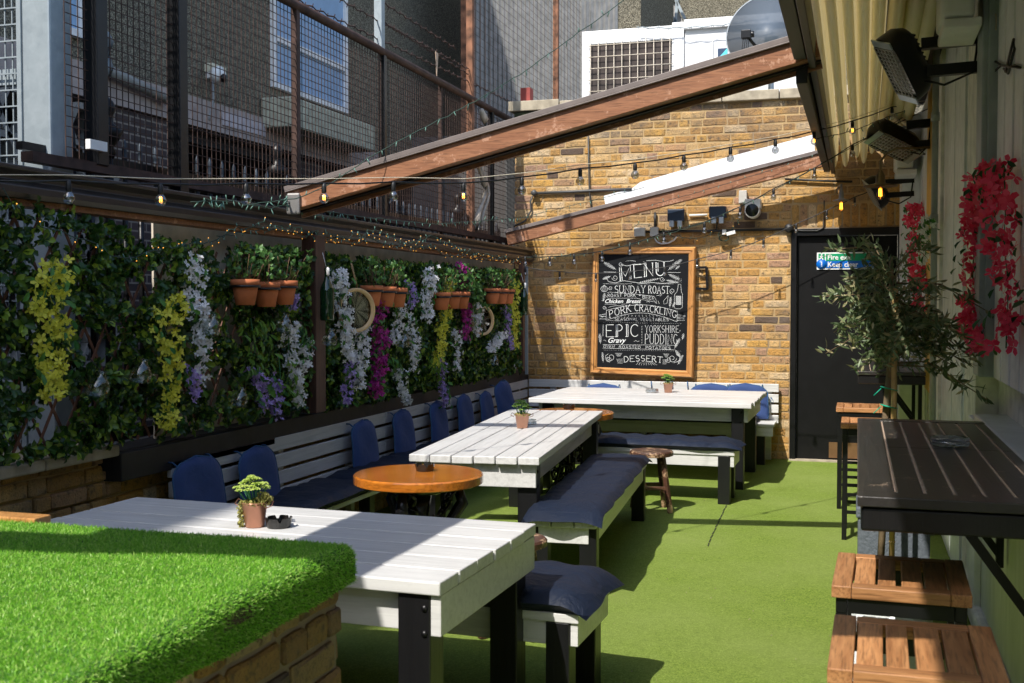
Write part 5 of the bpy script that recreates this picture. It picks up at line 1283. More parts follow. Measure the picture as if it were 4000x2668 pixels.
rib(m, [(1190,762),(1186,775)], 3); rib(m, [(603,845),(612,838),(622,848)], 3); rib(m, [(835,850),(850,843),(862,852),(876,846)], 3)
rib(m, [(596,874),(1170,880)], 2.4); rib(m, [(596,902),(1145,914)], 2.4)
sprig(580, 868, 95, 70, 6, 16); sprig(1145, 905, 62, 80, 7, 16); sprig(1150, 912, -55, 60, 6, 16); sprig(1205, 840, 78, 45, 4, 12)
swirl(660, 970, 30, -1, 0); swirl(640, 985, 24, 1); swirl(1130, 980, 32, 1); swirl(1100, 990, 24, -1); sprig(600, 1010, 95, 70, 6, 12); sprig(1170, 1030, 62, 80, 7, 14)
for k in range(5): rib(m, [(690+k*4,940+k*6),(745-k*3,941+k*6)], 2); rib(m, [(1060+k*4,945+k*6),(1105-k*3,946+k*6)], 2); rib(m, [(700+k*3,985+k*8),(750,985+k*8)], 2); rib(m, [(1055,990+k*8),(1100-k*4,990+k*8)], 2)
for k in range(9): rib(m, [(870+k*14,1006+6*math.sin(k)),(852+k*20,1032)], 2.4)
rib(m, [(640,945),(618,960),(622,990),(650,1008)], 3.5); rib(m, [(1160,950),(1190,965),(1180,1000),(1140,1015)], 3.5)
obj('chalk_drawings', m, CH, t)
# ================================================================ ELECTRICS ON THE BRICK WALL
Y5 = YW-.03
def q5(x, y, Y=11.86): return py(2500+x*.2765, 700+y*.2765, Y)
def socket(label, x0, y0, x1, y1, flaps):
    a = q5(x0, y0); b_ = q5(x1, y1); t = thing('weatherproof_socket', label, 'socket', ((a.x+b_.x)/2, 11.8, b_.z), group='dark blue outdoor sockets on the brick wall')
    m = MB(); m.bx(a.x, b_.x, 11.77, 11.875, b_.z+.03, a.z); obj('housing', m, NAVPLAS, t, bevel=.012, seg=3)
    for f in flaps: c = q5(f, y1); m = MB(); m.bx(c.x-.024, c.x+.024, 11.76, 11.81, c.z-.03, c.z+.035); obj('cable_clip', m, simple('pale_blue_grey_clip', (.45,.50,.56), .5), t, bevel=.006)
socket('left dark blue outdoor socket box under the far beam', 405, 432, 640, 640, (465, 577))
socket('right dark blue outdoor socket box, nearer the camera bullet', 988, 392, 1228, 590, (1055, 1162))
def wbox(label, x0, y0, x1, y1, d=.05):
    a = q5(x0, y0); b_ = q5(x1, y1); m = MB(); m.bx(a.x, b_.x, 11.87-d, 11.876, b_.z, a.z)
    for sx in (.1,.9):
        m.lathe([(.006,0),(.0005,.003)], (a.x+(b_.x-a.x)*sx, 11.87-d, a.z-.012), 8, 0, Matrix.Rotation(R(90),3,'X'))
    tag(obj('junction_box', m, GPLAS, bevel=.006), label, 'junction box', 'grey junction boxes on the brick wall')
wbox('upright grey junction box high under the far beam', 1400, 165, 1512, 345); wbox('wide grey junction box left of the rounded one', -75, 688, 78, 808); wbox('rounded grey junction box above the menu board', 148, 680, 266, 806)
t = thing('bullet_camera', 'white bullet camera mounted high on the brick wall', 'security camera', tuple(q5(1590, 500)))
a = q5(1525, 345, 11.7); m = MB(); cc = q5(1585, 440, 11.72); m.lathe([(.072,-.02),(.078,.0),(.078,.14),(.0005,.145)], cc, 20, 0, Matrix.Rotation(R(-90),3,'X')); m.bx(cc.x-.075, cc.x+.085, 11.70, 11.87, cc.z+.02, cc.z+.115); obj('housing', m, WPLAS, t, bevel=.008)
m = MB(); m.lathe([(.066,-.021),(.05,-.012),(.0005,-.01)], cc, 20, 0, Matrix.Rotation(R(-90),3,'X')); obj('lens', m, simple('dark_camera_lens', (.03,.035,.03), .15), t)
m = MB(); m.bx(cc.x-.03, cc.x+.03, 11.80, 11.875, cc.z-.04, cc.z+.02); obj('mount', m, WPLAS, t)
m = MB()
m.tube([q5(80,742), q5(900,732), q5(2060,705)], .014, 8); m.lathe([(.001,-.03),(.045,-.03),(.045,.03),(.001,.03)], q5(2106,695,11.83), 18, 0, Matrix.Rotation(R(90),3,'X')); m.tube([q5(215,470), q5(212,700)], .014, 8)
m.tube([q5(2150,715), q5(2300,730), q5(2500,730), q5(2590,690), q5(2600,560), q5(2602, 300)], .008, 6); m.tube([q5(1090,610,11.82), q5(1080,700), q5(1030,745), q5(960,720)], .006, 6)
m.tube([q5(2050,0), q5(2500,20), q5(3000,35)], .012, 6)
tag(obj('black_conduit', m, BCABLE), 'black conduit run along the brick wall above the menu board', 'conduit')
m = MB(); m.tube([q5(695,512), q5(950,502)], .011, 8); m.tube([q5(535,650), q5(548,720)], .008, 6); m.tube([q5(205,830), q5(240,890), q5(300,915), q5(400,905), q5(480,860), q5(520,810)], .009, 8)
tag(obj('white_cable', m, WPLAS), 'white cable looping between the wall sockets and junction box', 'cable')
def r3(a, b_, Y=11.86): return py(2000+a*.5742, 300+b_*.5742, Y)
m = MB(); m.tube([r3(165,792), r3(400,782), r3(640,770), r3(815,765)], .016, 8); m.lathe([(.001,-.04),(.028,-.04),(.034,.0),(.028,.03),(.001,.03)], r3(150,790,11.82), 14, 0, Matrix.Rotation(R(90),3,'X'))
m.tube([r3(140,810), r3(125,850), r3(130,910), r3(90,980), r3(10,1020)], .010, 6); m.tube([r3(518,400), r3(522,600), r3(527,790), r3(540,890)], .008, 6)
tag(obj('wall_pipe', m, simple('dark_grey_pipe', (.06,.06,.06), .5)), 'dark grey pipe and cable on the brick wall between the two beams', 'pipe')
m = MB(); A = q5(1120,790,11.84)
for k in range(9): m.tube([q5(1185+ (60+k*1.5)*math.cos(u), 830+(38+k)*math.sin(u), 11.84-.004*k) for u in [i*.5 for i in range(14)]], .003, 4)
tag(obj('coiled_cable', m, GCABLE), 'small coil of green cable hung on the brick wall', 'cable')
m = MB(); a = q5(1165,715,11.83); m.bx(a.x, a.x+.04, 11.80, 11.86, a.z-.05, a.z); a = q5(1285,760,11.8); m.box(a, (.09,.03,.035), Matrix.Rotation(R(-15),3,'Y')); tag(obj('plastic_adapter', m, WPLAS), 'small white plug adapter dangling by the cable coil', 'plug')
# bracket frame right of the menu
m = MB(); A, B_, C_, D_ = [mp(*q_) for q_ in ((1312,285),(1392,283),(1398,448),(1312,445))]
for p_, q_ in ((A,B_),(B_,C_),(C_,D_)): m.bar(p_, q_, .025, .03, 0, (0,1,0)); m.bar(p_+Vector((0,.06,0)), q_+Vector((0,.06,0)), .02, .02, 0, (0,1,0))
tag(obj('metal_bracket', m, METALB), 'black metal bracket frame sticking out beside the menu board', 'bracket')
# ================================================================ DOOR AND SIGN
t = thing('fire_door', 'black double fire door at the far right of the yard', 'door', (-.1, 11.9, 0))
m = MB(); m.bx(-.655, -.60, 11.86, 12.0, 0, 2.375); m.bx(-.60, .40, 11.87, 12.0, 2.30, 2.375); m.bx(.38, .44, 11.86, 12.0, 0, 2.30); obj('door_frame', m, METALB, t, bevel=.004)
DOOR = simple('black_door_paint', (.004,.004,.0045), .5, 0, .3, 12, .1, .25)
m = MB(); m.bx(-.596, .375, 11.93, 11.98, .01, 2.295); lf = obj('door_leaf', m, DOOR, t, bevel=.003)
m = MB(); a = py(3238, 1727, 11.925); b_ = py(3345, 1792, 11.925); m.bx(a.x, .36, 11.921, 11.929, b_.z+.0, a.z); obj('kick_plate', m, simple('brown_kick_plate', (.22,.12,.06), .4, .5), lf)
m = MB(); m.bx(-.66,.44,11.80,11.92,.0,.012); obj('threshold', m, CONCRETE, t)
t = thing('fire_exit_sign', 'green and blue fire exit keep clear sign on the black door', 'sign', tuple(py(3300, 1050, 11.92)))
def q6(x, y, dy=0): return py(3100+x*.3827, 500+y*.3827, 11.92+dy)
def card(mb, x0, y0, x1, y1, dy, mi=0): a, b_ = q6(x0, y0, dy), q6(x1, y1, dy); mb.prism([(a.x,11.92+dy,a.z),(b_.x,11.92+dy,a.z),(b_.x,11.92+dy,b_.z),(a.x,11.92+dy,b_.z)], (0,.002,0), mi)
SG = simple('sign_green', (.0,.28,.12), .4); SB = simple('sign_blue', (.0,.12,.50), .4); SWH = simple('sign_white', (.78,.80,.80), .4)
m = MB(); card(m, 238, 1272, 905, 1440, 0); obj('backing', m, SWH, t)
m = MB(); card(m, 254, 1284, 318, 1352, -.003); card(m, 330, 1284, 893, 1352, -.003); obj('green_band', m, SG, t)
m = MB(); card(m, 330, 1358, 893, 1426, -.003); c_ = q6(286, 1390, -.003); m.lathe([(.0005,0),(.052,0),(.052,.002),(.0005,.002)], c_, 28, 0, Matrix.Rotation(R(90),3,'X')); obj('blue_band', m, SB, t)
m = MB(); card(m, 281, 1368, 291, 1398, -.007); card(m, 281, 1404, 291, 1413, -.007)
for p_, q_ in (((285,1300),(282,1322)),((285,1306),(300,1314)),((284,1308),(268,1312)),((282,1322),(296,1334)),((296,1334),(298,1346)),((282,1322),(270,1336)),((270,1336),(258,1338))): m.bar(q6(*p_,-.006), q6(*q_,-.006), .004, .010, 0, (0,0,1) if abs(p_[0]-q_[0]) > 6 else (1,0,0))
c_ = q6(288, 1294, -.006); m.lathe([(.0005,0),(.008,0),(.008,.002)], c_, 12, 0, Matrix.Rotation(R(90),3,'X')); obj('pictograms', m, SWH, t)
def sgtext(txt, x, y, h):
    cu = bpy.data.curves.new('t', 'FONT'); cu.body = txt; cu.size = 1; cu.offset = .02
    o = bpy.data.objects.new('t', cu); col.objects.link(o); bpy.context.view_layer.update()
    me = bpy.data.meshes.new_from_object(o.evaluated_get(bpy.context.evaluated_depsgraph_get())); mm = MB()
    mm.add([q6(x+v.co.x*h*1.38, y-v.co.y*h*1.38, -.0065) for v in me.vertices], [tuple(p.vertices) for p in me.polygons]); bpy.data.objects.remove(o); return mm
a = sgtext('Fire exit', 345, 1343, 52); b_ = sgtext('Keep clear', 345, 1416, 52); a.add(b_.v, b_.f); obj('lettering', a, SWH, t)
# ================================================================ RIGHT BUILDING WALL
t = thing('pub_wall', 'pale boarded and rendered house wall along the right side', 'wall', (.7, 6, 0))
def yx(x, X=.60): return min(11.88, px(x, 800, X).y)
m = MB(); m.bx(.70, 1.2, -2, 11.88, 0, 3.6); obj('wall_core', m, RENDER, t)
m = MB(); xa = py(3523, 700, 11.3).x; m.bx(xa, .70, 11.3, 11.86, 0, 3.4); obj('far_column', m, PALEW, t, bevel=.01)
m = MB(); m.bx(.56, .70, yx(3619,.54), 11.29, 0, 3.4); 
for k in range(3): m.bx(.552, .56, yx(3619,.54)+.1+k*.42, yx(3619,.54)+.45+k*.42, 0, 3.4)
obj('far_boards', m, PALEB, t, bevel=.006)
m = MB(); m.bx(.545, .70, yx(3638,.545), yx(3619,.545), .9, 3.4); obj('yellow_window_frame', m, YELP, t, bevel=.01)
m = MB(); m.bx(.55, .70, yx(3673,.55), yx(3638,.55)-.002, 0, 3.4); obj('render_strip', m, RENDER, t)
m = MB(); a_, b2, c2 = yx(3765,.575), yx(3724,.57), yx(3673,.565); m.bx(.585, .70, a_, c2-.001, 0, 3.4); m.bx(.572, .585, b2+.01, c2-.03, 0, 3.4); m.bx(.575, .585, a_+.02, b2-.015, 0, 3.4); m.bx(.56,.572,c2-.06,c2-.002,0,3.4); obj('grey_green_boards', m, PALEB, t, bevel=.006)
m = MB(); y6 = yx(3817,.585); m.bx(.59, .70, y6, a_-.001, .0, 3.5); obj('render_pier', m, RENDER, t)
y7 = yx(3842,.59); m = MB(); m.bx(.575, .70, y7, y6-.001, 1.25, 3.5); m.bx(.60,.70,y7-.02,y7,1.25,3.5); obj('grey_frame_edge', m, simple('blue_grey_paint', (.36,.41,.42), .5), t, bevel=.008)
m = MB(); y = y7-.021; 
while y > -1.5: m.bx(.655, .70, y-.62, y-.01, 1.25, 3.5); m.bx(.640, .655, y-.60, y-.34, 1.25, 3.5); m.bx(.640,.655, y-.30, y-.04, 1.25, 3.5); y -= .63
obj('painted_boards', m, PALEW, t, bevel=.006)
sz = px(3805, 1582, .60).z; m = MB(); m.bx(.555, .75, .5, 5.95, sz-.05, sz); obj('window_sill', m, simple('grey_sill', (.50,.54,.56), .4, 0, .1), t, bevel=.012, seg=3)
m = MB(); m.bx(.605, .70, -2, y6, 0, sz-.051); obj('lower_wall', m, STAINW, t)
m = MB(); m.bx(.57, .605, y6-.25, y6+.15, 0, sz-.051); obj('corner_board', m, PALEW, t, bevel=.006)
m = MB(); m.bx(.555,.615,-2,6.3,.0,.10); obj('plinth', m, RENDER, t, bevel=.02)
# pipe, wall pieces
m = MB(); yy = px(3655, 400, .50).y; m.tube([(.50, yy, 3.4), (.50, yy, 2.2), (.51, yy, 0)], .022, 8)
for z in (2.9, 2.2, 1.4): m.lathe([(.028,-.03),(.028,.03)], (.50, yy, z), 10)
tag(obj('downpipe', m, simple('grey_green_pipe', (.32,.35,.33), .5)), 'slim grey downpipe on the right hand house wall', 'pipe')
def tt(a, b_, Y): return py(3300+a*.6375, b_*.6375, Y)
def wunit(label, x0, x1, ybot, Y, dz, tilt=0):
    a = tt(x0, ybot, Y); b_ = tt(x1, ybot, Y); t = thing('wall_unit', label, 'wall unit', tuple(a), group='white units high on the house wall')
    m = MB(); m.bx(a.x, b_.x, Y, Y+.42, a.z+.05, a.z+dz); obj('cover', m, WPLAS, t, bevel=.03, seg=4)
    m = MB(); m.bx(a.x+.01, b_.x+.03, Y-.01, Y+.42, a.z, a.z+.048); m.lathe([(.01,0),(.0005,.004)], ((a.x+b_.x)/2, Y+.15, a.z), 10, 0, Matrix.Rotation(R(180),3,'X')); obj('base_plate', m, WPLAS, t, bevel=.02, seg=3)
wunit('large white box high on the right wall, cut by the frame top', 590, 800, 178, 5.9, .55)
wunit('smaller white box below the farther heater', 305, 420, 1070, 10.9, .26)
m = MB()
for k, (pts) in enumerate([[(870,345),(880,470),(960,400),(870,345)], [(960,400),(1075,415),(1040,400)], [(985,440),(1035,240),(1040,300),(1000,450),(975,420)]]): m.tube([px(3300+a*.6375, b_*.6375, .632) for a, b_ in pts], .006, 6)
tag(obj('wire_hanger', m, BCABLE), 'bent black wire hook on the white boards, upper right', 'hook')
m = MB(); m.tube([px(3300+a*.6375, b_*.6375, .50) for a, b_ in [(430,950),(450,880),(455,915),(490,945),(425,960),(440,925),(490,912)]], .007, 6)
tag(obj('wire_hanger', m, BCABLE), 'bent black wire hook below the farther heater bracket', 'hook')
m = MB(); m.tube([px(3300+a*.6375, b_*.6375, .63) for a, b_ in [(925,0),(920,60),(928,120),(925,185)]], .004, 5); tag(obj('hanging_string', m, WCABLE), 'thin pale cord hanging down the white boards at the top', 'cord')
# ================================================================ HEATERS
def heater(label, c, ax, nrm, s_, wall):
    t = thing('patio_heater', label, 'patio heater', tuple(c), group='black infrared heaters on wall brackets')
    ax = ax.normalized(); nrm = (nrm-ax*nrm.dot(ax)).normalized(); w = ax.cross(nrm)
    M = Matrix((ax, w, nrm)).transposed()
    def stad(L, W, n=10): 
        r_ = W/2; a = L/2-r_; return [(a+r_*math.cos(R(-90+180*i/n)), r_*math.sin(R(-90+180*i/n))) for i in range(n+1)]+[(-a+r_*math.cos(R(90+180*i/n)), r_*math.sin(R(90+180*i/n))) for i in range(n+1)]
    m = MB(); vs = []; lay = [(.26,.09,-.085),(.34,.14,-.075),(.40,.175,-.03),(.41,.185,.05),(.40,.18,.06)]; nn = 22
    for L, W, z in lay: vs += [c+M@(Vector((x, y, z))*s_) for x, y in stad(L, W)]
    fs = [tuple(range(nn-1,-1,-1))]
    for k in range(len(lay)-1):
        for i in range(nn): j = (i+1) % nn; fs.append((k*nn+i, k*nn+j, (k+1)*nn+j, (k+1)*nn+i))
    m.add(vs, fs, 0, True); 
    for k in range(10): m.box(c+M@(Vector((-.12+k*.027, 0, -.088))*s_), (.008*s_, .10*s_, .012*s_), M)
    obj('housing', m, METALB, t)
    m = MB(); m.box(c+M@(Vector((0,0,.045))*s_), (.30*s_, .15*s_, .01*s_), M); obj('reflector', m, simple('bright_reflector', (.55,.52,.46), .2, .8, .2, 20, .3), t)
    m = MB()
    for k in range(13): m.box(c+M@(Vector((-.144+k*.024, 0, .066))*s_), (.004*s_, .15*s_, .004*s_), M)
    for k in range(6): m.box(c+M@(Vector((0, -.07+k*.028, .070))*s_), (.30*s_, .004*s_, .004*s_), M)
    obj('guard_grille', m, simple('pale_wire_guard', (.45,.43,.40), .4, .6), t)
    for e_s in (-.172, .172): m = MB(); m.box(c+M@(Vector((e_s,0,.062))*s_), (.04*s_, .15*s_, .008*s_), M); obj('end_plate', m, simple('pale_steel', (.42,.48,.50), .3, .6), t)
    m = MB()
    for z in (.10, -.04): a = Vector((c.x+.08*s_, c.y+.02, c.z+z*s_)); m.bar(a, Vector((wall, a.y, a.z+.01)), .05*s_, .055*s_)
    m.tube([c+Vector((.1,0,-.09)), c+Vector((.2,0,-.12)), Vector((wall-.03, c.y, c.z-.06)), Vector((wall, c.y, c.z+.2))], .007, 6); obj('bracket', m, METALB, t)
c1 = py(3300+365*.6375, 395*.6375, 6.4); heater('nearer black infrared heater on a wall bracket, upper right', c1, Vector((.17,.26,-.30)), Vector((-.66,-.28,-.50)), 1.05, .60)
c2 = py(3300+300*.6375, 860*.6375, 9.7); heater('middle black infrared heater on a wall bracket above the lamp', c2, Vector((.36,.26,-.16)), Vector((-.30,-.62,-.60)), 1.2, .56)
c3 = py(3100+850*.3827, 500+650*.3827, 11.3); heater('farthest black heater partly behind the hanging lamp', c3, Vector((.14,.28,-.26)), Vector((-.8,-.3,-.35)), .9, .50)
# ================================================================ LAMPS
def lamp(label, c, r_, arm, mat):
    t = thing('hanging_lamp', label, 'lamp', tuple(c), group='wall lamps with glowing filament bulbs')
    m = MB(); m.lathe([(r_,0),(r_*.98,.006),(r_*.35,.022),(r_*.28,.03),(r_*.26,.09),(r_*.16,.11),(r_*.1,.13)], c, 28, cap=False); m.lathe([(r_*.97,-.002),(r_*.3,.008)], c, 28, cap=False); obj('lamp_shade', m, mat, t)
    m = MB(); m.tube(arm, .010, 8); obj('arm', m, mat, t)
    h = .13; rb = .032
    m = MB(); m.lathe([(.012,.0),(.016,-.02),(rb,-.065),(rb*.9,-.085),(.012,-.108),(.0005,-.112)], c, 16); b_ = obj('bulb', m, glass('amber_bulb_glass', (1.,.86,.55), .10), t)
    m = MB()
    for k in range(4): a = k*1.57; m.tube([c+Vector((.009*math.cos(a), .009*math.sin(a), -.02)), c+Vector((.011*math.cos(a), .011*math.sin(a), -.08))], .0022, 5)
    obj('filament', m, FIL, b_)
lc = py(3439, 728, 9.6); lamp('brass plate lamp with glowing bulb under the middle heater', lc, .135, [lc+Vector((0,0,.12)), lc+Vector((0,0,.20)), lc+Vector((.04,.0,.26)), lc+Vector((.12,0,.30)), Vector((.54, lc.y, lc.z+.30))], simple('aged_brass', (.20,.16,.10), .35, .7))
lc2 = py(3286, 785, 11.5); lamp('small grey metal lamp with glowing bulb above the black door', lc2, .085, [lc2+Vector((0,0,.12)), lc2+Vector((0,0,.16)), lc2+Vector((-.03,.1,.15)), lc2+Vector((-.05,.37,.12))], simple('grey_lamp_metal', (.25,.26,.28), .35, .6))
# ================================================================ FESTOON LIGHTS
def bulbs(label, A, B_, pts, lit=(), ends=None, cable=BCABLE, cord=False, rb=.0255):
    P_ = [pl(a*K, b_*K, A, B_) for a, b_ in pts]; t = thing('string_lights', label, 'string lights', tuple(P_[len(P_)//2]), group='festoon bulb strings across the yard')
    E_ = [pl(a*K, b_*K, A, B_) for a, b_ in (ends or [])]
    top = [p+Vector((0,0,.075)) for p in P_]; line = []
    if ends: line = [E_[0]]
    for i, p in enumerate(top):
        if line: line.append((line[-1]+p)/2-Vector((0,0,.006)))
        line.append(p)
    if ends and len(E_) > 1: line.append(E_[1])
    m = MB(); m.tube(line, .0045, 5); obj('cable', m, cable, t)
    if cord: m = MB(); m.tube([p+Vector((.01,0,.022)) for p in ([E_[0]]+top+[E_[-1]])], .0022, 5); obj('support_cord', m, WCABLE, t)
    for i, p in enumerate(P_):
        m = MB(); m.lathe([(.0005,-rb),(rb*.55,-rb*.84),(rb*.9,-rb*.42),(rb,0),(rb*.9,rb*.45),(rb*.6,rb*.85),(.010,rb*1.15)], p, 14); b_ = obj('bulb', m, GLASS, t)
        m = MB(); m.lathe([(.011,rb*1.1),(.0125,rb*1.3),(.0125,.060),(.008,.075),(.0005,.078)], p, 10); obj('socket', m, BCABLE, b_)
        m = MB()
        for s in (-1, 1): m.tube([p+Vector((s*.004,0,.018)), p+Vector((s*.005,0,-.006))], .0013 if i not in lit else .0022, 4)
        obj('filament', m, FIL if i in lit else simple('unlit_filament', (.4,.35,.3), .4, .5) if i == 0 else MATS.setdefault('uf', simple('unlit_filament', (.4,.35,.3), .4, .5)), b_)
    return t
S1A = ox(0, 428, -3.35); S1B = px(3614, 398, .5)
bulbs('nearest festoon string on a cream cord across the whole yard', S1A, S1B, [(158,455),(369,461),(565,458),(744,456),(903,451),(1064,452),(1198,437),(1332,416),(1458,402),(1570,383),(1677,364),(1780,345),(1869,325),(1957,301),(2048,268)], (1,3,5,12,13), [(-30,414),(2120,238)], cord=True)
S2A = px(3614, 410, .5); S2B = Vector((-3.35, 11.0, 0))
bulbs('second festoon string rising from the hedge corner to the heaters', S2A, S2B, [(1206,606),(1262,606),(1318,601),(1382,595),(1446,579),(1524,576) if False else (1524,552),(1617,529),(1699,494),(1776,453),(1870,406),(1957,353)], (), [(1165,598),(2130,250)])
bulbs('third thin festoon string in front of the menu board', Vector((.3,11.55,0)), Vector((-3.4,11.35,0)), [(1206,630),(1285,640),(1368,644),(1446,640),(1526,630),(1600,612),(1678,592),(1753,566),(1828,531),(1898,500),(1962,470)], (), [(1150,628),(2010,435)], rb=.018)
# bulb cluster at the corner
# ================================================================ FAIRY LIGHTS
def fairy(label, P_, sp=.07, ls=.035, lit=0, messy=0, cab=GCABLE):
    t = thing('fairy_lights', label, 'fairy lights', tuple(P_[0]), group='thin fairy light strings'); line = []; r2 = random.Random(len(label))
    for i in range(len(P_)-1):
        L = (P_[i+1]-P_[i]).length; n = max(1, int(L/.05))
        for k in range(n): f = k/n; line.append(P_[i].lerp(P_[i+1], f)+Vector((r2.uniform(-1,1), r2.uniform(-1,1), r2.uniform(-1,1)))*(.004+messy))
    line.append(P_[-1]); m = MB(); m.tube(line, .0028, 4); obj('cable', m, cab, t)
    m = MB(); e = MB(); d = 0; pr = line[0]; 
    for p in line[1:]:
        d += (p-pr).length; pr = p
        while d > sp:
            d -= sp; v = Vector((r2.uniform(-.5,.5), r2.uniform(-.5,.5), r2.choice([-1,-1,1])*r2.uniform(.5,1))).normalized()*ls*r2.uniform(.7,1.2)
            m.tube([p, p+v], .0034, 4)
            if lit and r2.random() < .6: e.lathe([(.0005,-.0032),(.0032,0),(.0005,.0032)], p+v*1.08, 5)
    o = obj('lamp_stalks', m, LEDS, t); o['kind'] = 'stuff'
    if lit: o = obj('glowing_tips', e, LEDE, t); o['kind'] = 'stuff'
A1 = px(660, 818, -3.35); B1 = px(2480, 20, .9) if False else None
PA, PB = ox(560, 470, -3.3), ox(1430, 10, -1.0)
fl = [(560,472),(680,455),(745,430),(860,355),(960,300),(1060,250),(1180,180),(1300,95),(1400,25),(1432,0)]
pa = ox(600, 466, -3.2); pb = pz(1432*K, -20, 3.6)
fairy('green fairy lights rising diagonally across the mesh fence', [pl(a*K, b_*K, (-3.2, pa.y), (-1.1, 7.6)) for a, b_ in fl], .11, .035)
fairy('green fairy light tangle at the left end of the near beam', [ox(a, b_, -3.30) for a, b_ in [(440,460),(520,470),(470,458),(560,466),(620,478),(680,470),(640,455),(720,495),(780,500)]], .045, .035, 0, .004)
fairy('green fairy lights running from the near beam to the brick corner', [ox(a, b_, -3.28) for a, b_ in [(700,478),(850,500),(1000,515)]]+[oy(a, b_, 11.3) for a, b_ in [(1200,500),(1320,470),(1480,430)]], .12, .035)
fairy('fairy lights along the far beam and white flashing', [oy(a, b_, 11.46) for a, b_ in [(1400,492),(1500,470),(1640,430),(1760,394),(1850,362),(1880,350)]], .14, .03, 0, 0, BCABLE)
hg = [(0,430),(20,470),(60,500),(100,520),(180,545),(240,575),(300,590),(380,565),(450,560),(520,545),(560,535),(600,528),(640,520),(700,540),(760,548),(820,560),(850,545),(905,565),(950,572),(985,560),(1030,590),(1070,585),(1110,592),(1180,600)]
fairy('amber fairy lights tangled along the top of the hedge', [ox(a, b_, -3.36) for a, b_ in hg], .06, .02, 1, .012)
fairy('amber fairy lights tangled under the gutter beam', [ox(a, b_, -3.34) for a, b_ in [(500,545),(560,520),(620,515),(700,530),(790,545),(870,530),(930,560),(990,545),(1060,575),(1150,590),(1195,600)]], .06, .02, 1, .016)
fairy('fairy lights wound along the second festoon string', [pl(a*K, b_*K, S2A, S2B) for a, b_ in [(1206,592),(1320,588),(1446,562),(1617,512),(1776,438),(1957,338),(2080,265)]], .11, .03)
fairy('amber fairy lights tangled on the brick wall above the menu', [q5(a, b_, 11.82) for a, b_ in [(-100,700),(0,640),(120,660),(300,700),(400,790),(600,820),(800,830),(1000,800),(1120,780),(1300,700),(1400,600),(1500,450)]], .05, .03, 1, .012)
fairy('fairy lights wound along the nearest string by the heaters', [pl(a*K, b_*K, S1A, S1B) for a, b_ in [(1869,320),(1960,300),(2060,260),(2120,240)]], .12, .03, 0, 0, BCABLE)
# ================================================================ OLIVE TREE AND RED FLOWERS
OY = 5.95; ot = py(3480, 1700, OY); oxx = ot.x
t = thing('olive_tree', 'small potted olive tree with a ragged crown in front of the black door', 'tree', (oxx, OY, 0))
m = MB(); m.tube([(oxx-.045,OY,.25),(oxx-.03,OY,.6),(oxx-.035,OY,.95),(oxx-.01,OY,1.25),(oxx+.0,OY,1.55),(oxx-.01,OY,1.85)], [.018,.017,.018,.017,.014,.010], 8)
tips_ = []
for k in range(42):
    z0_ = rnd.uniform(1.25, 1.78); b0 = Vector((oxx-.01, OY, z0_)); a = rnd.uniform(0,6.28); L = rnd.uniform(.16,.42); el = rnd.uniform(-.35,.8)
    if k < 5: a = rnd.uniform(-.5,.4); L = rnd.uniform(.36,.50); el = rnd.uniform(-.5,-.1)
    d = Vector((math.cos(a), math.sin(a)*.9, el)).normalized(); mid_ = b0+d*L*.5+Vector((0,0,.05)); e_ = b0+d*L+Vector((0,0,-.04)); m.tube([b0, mid_, e_], [.005,.0035,.002], 4); tips_.append((b0, mid_, e_))
obj('trunk', m, BARK, t)
m = MB(); m.tube([(oxx+.01,OY-.03,.25),(oxx+.012,OY-.03,1.7)], .014, 8); 
for z in (.42,.8,1.1,1.35): m.lathe([(.0155,-.004),(.0155,.004)], (oxx+.011,OY-.03,z), 8)
obj('bamboo_stake', m, BAMBOO, t)
m = MB()
for z in (1.10, 1.19): m.lathe([(.042,-.002),(.044,0),(.042,.002)], (oxx-.012,OY-.02,z), 12, 0, Matrix.Rotation(R(12),3,'Y')); m.tube([(oxx-.05,OY-.04,z),(oxx-.085,OY-.05,z-.035)], .0025, 4)
obj('green_ties', m, simple('emerald_tie', (.0,.35,.22), .5), t)
m = MB()
for b0, mid_, e_ in tips_:
    for _ in range(46):
        f = rnd.uniform(.15, 1); p = b0.lerp(mid_, f*2) if f < .5 else mid_.lerp(e_, f*2-1); d = (e_-b0).normalized()*.7+rdir()
        leaf(m, p+rdir()*.02, d, rdir(), rnd.uniform(.045,.075), rnd.uniform(.014,.020), 0, .15, True)
for _ in range(900):
    a = rdir(); p = Vector((oxx-.03, OY, 1.56))+Vector((a.x*.24, a.y*.24, a.z*.32))*rnd.random()**.5; leaf(m, p, rdir(), rdir(), rnd.uniform(.035,.06), .014, 0, .15, True)
obj('foliage', m, OLIVE, t)
m = MB(); m.lathe([(.10,0),(.14,.28),(.15,.28),(.15,.30),(.13,.30),(.12,.26),(.0005,.26)], (oxx,OY,0), 24); obj('pot', m, METALB, t)
a = pz(3352, 2150, .25); m = MB(); PX0 = py(3350, 2100, 6.3).x; PX1 = py(3634, 2100, 6.3).x
m.bx(PX0, PX1, 6.3, 6.72, 0, .50); m.bx(PX0-.01, PX1+.01, 6.29, 6.73, .46, .52)
g_ = NT('grey_pebbled_planter'); vv_ = g_.coord(); g_.pbr(g_.mix(g_.noise(vv_, 60, 4), (.06,.075,.09), (.15,.17,.20)), .6, 0, g_.bump(g_.noise(vv_, 70, 3, .6), .9, .006), .4)
tag(obj('grey_planter', m, g_.mat, bevel=.01), 'dark grey pebble textured square planter behind the olive stems', 'planter')
rout = Vector((-1,-.6,.1))
def rg(a, b_, X): return px(a, b_, X)
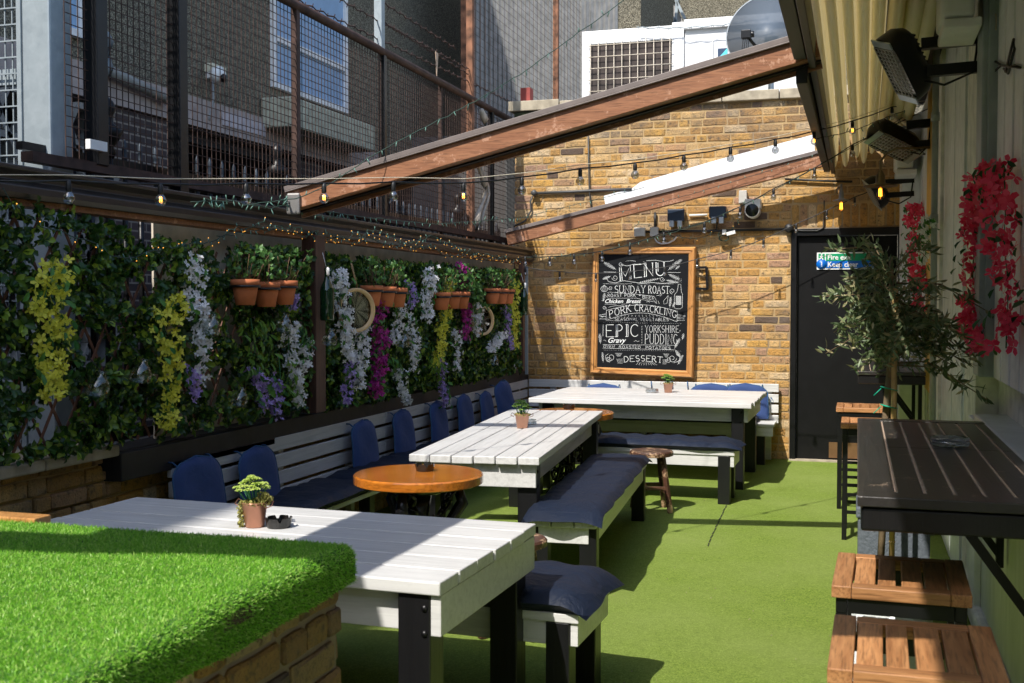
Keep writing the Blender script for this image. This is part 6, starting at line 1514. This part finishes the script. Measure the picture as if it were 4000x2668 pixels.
garland('big red blossom garland on the white boards, right edge, left strand', [(3900,640),(3850,760),(3810,900),(3800,1050),(3800,1200),(3830,1370)], .20, RED, .036, out=rout, lv=.28, dens=.95, proj=lambda a, b_: px(a, b_, .57), grp='red blossom garlands on the house wall', leafm=leafmat('dark_green_leaf', (.015,.07,.02), (.05,.14,.04), .3, .4), lsz=.05)
garland('red blossom garland strand at the very right edge', [(3920,650),(3930,800),(3920,950),(3940,1100),(3930,1360)], .20, RED, .036, out=rout, lv=.28, dens=.95, proj=lambda a, b_: px(a, b_, .585), grp='red blossom garlands on the house wall', leafm=leafmat('dark_green_leaf', (.015,.07,.02), (.05,.14,.04), .3, .4), lsz=.05)
garland('small distant red garland behind the olive crown', [(3580,800),(3590,900),(3585,1000),(3600,1120),(3600,1280)], .28, RED, .036, out=rout, lv=.4, dens=.8, proj=lambda a, b_: px(a, b_, .50), grp='red blossom garlands on the house wall')
garland('white blossom strand beside the distant red garland', [(3635,850),(3620,950),(3610,1040)], .14, WHI, .03, out=rout, lv=.3, proj=lambda a, b_: px(a, b_, .47), grp='white blossom garland on the house wall')
# ================================================================ CAMERA, LIGHT
cam = bpy.data.cameras.new('camera'); co = bpy.data.objects.new('camera', cam); col.objects.link(co); scene.camera = co
co.location = CAM; co.rotation_euler = Matrix((RT, UP, -FW)).transposed().to_euler(); cam.sensor_width = 36; cam.lens = 36*F/4000; cam.clip_end = 500
cam.dof.use_dof = True; cam.dof.focus_distance = 7.5; cam.dof.aperture_fstop = 8
sun = bpy.data.lights.new('sun', 'SUN'); so = bpy.data.objects.new('sun', sun); col.objects.link(so)
SD = Vector((-.27, -.80, 1.0)).normalized(); sun.energy = 3.3; sun.angle = R(.53); sun.color = (1., .95, .87)
so.rotation_euler = SD.to_track_quat('Z', 'Y').to_euler(); so.location = (0, 0, 20)
w = bpy.data.worlds.new('World'); scene.world = w; w.use_nodes = True; nt = w.node_tree; bg = nt.nodes['Background']
sky = nt.nodes.new('ShaderNodeTexSky'); sky.sky_type = 'NISHITA'; sky.sun_disc = False; sky.sun_elevation = math.asin(SD.z); sky.sun_rotation = math.atan2(SD.x, SD.y)
sky.air_density = 1.0; sky.dust_density = 1.2; nt.links.new(sky.outputs[0], bg.inputs[0]); bg.inputs[1].default_value = .15
scene.view_settings.view_transform = 'Standard'; scene.view_settings.look = 'None'; scene.view_settings.exposure = 0.92; scene.view_settings.gamma = 1
scene.cycles.max_bounces = 8; scene.cycles.transparent_max_bounces = 24; scene.cycles.use_denoising = True
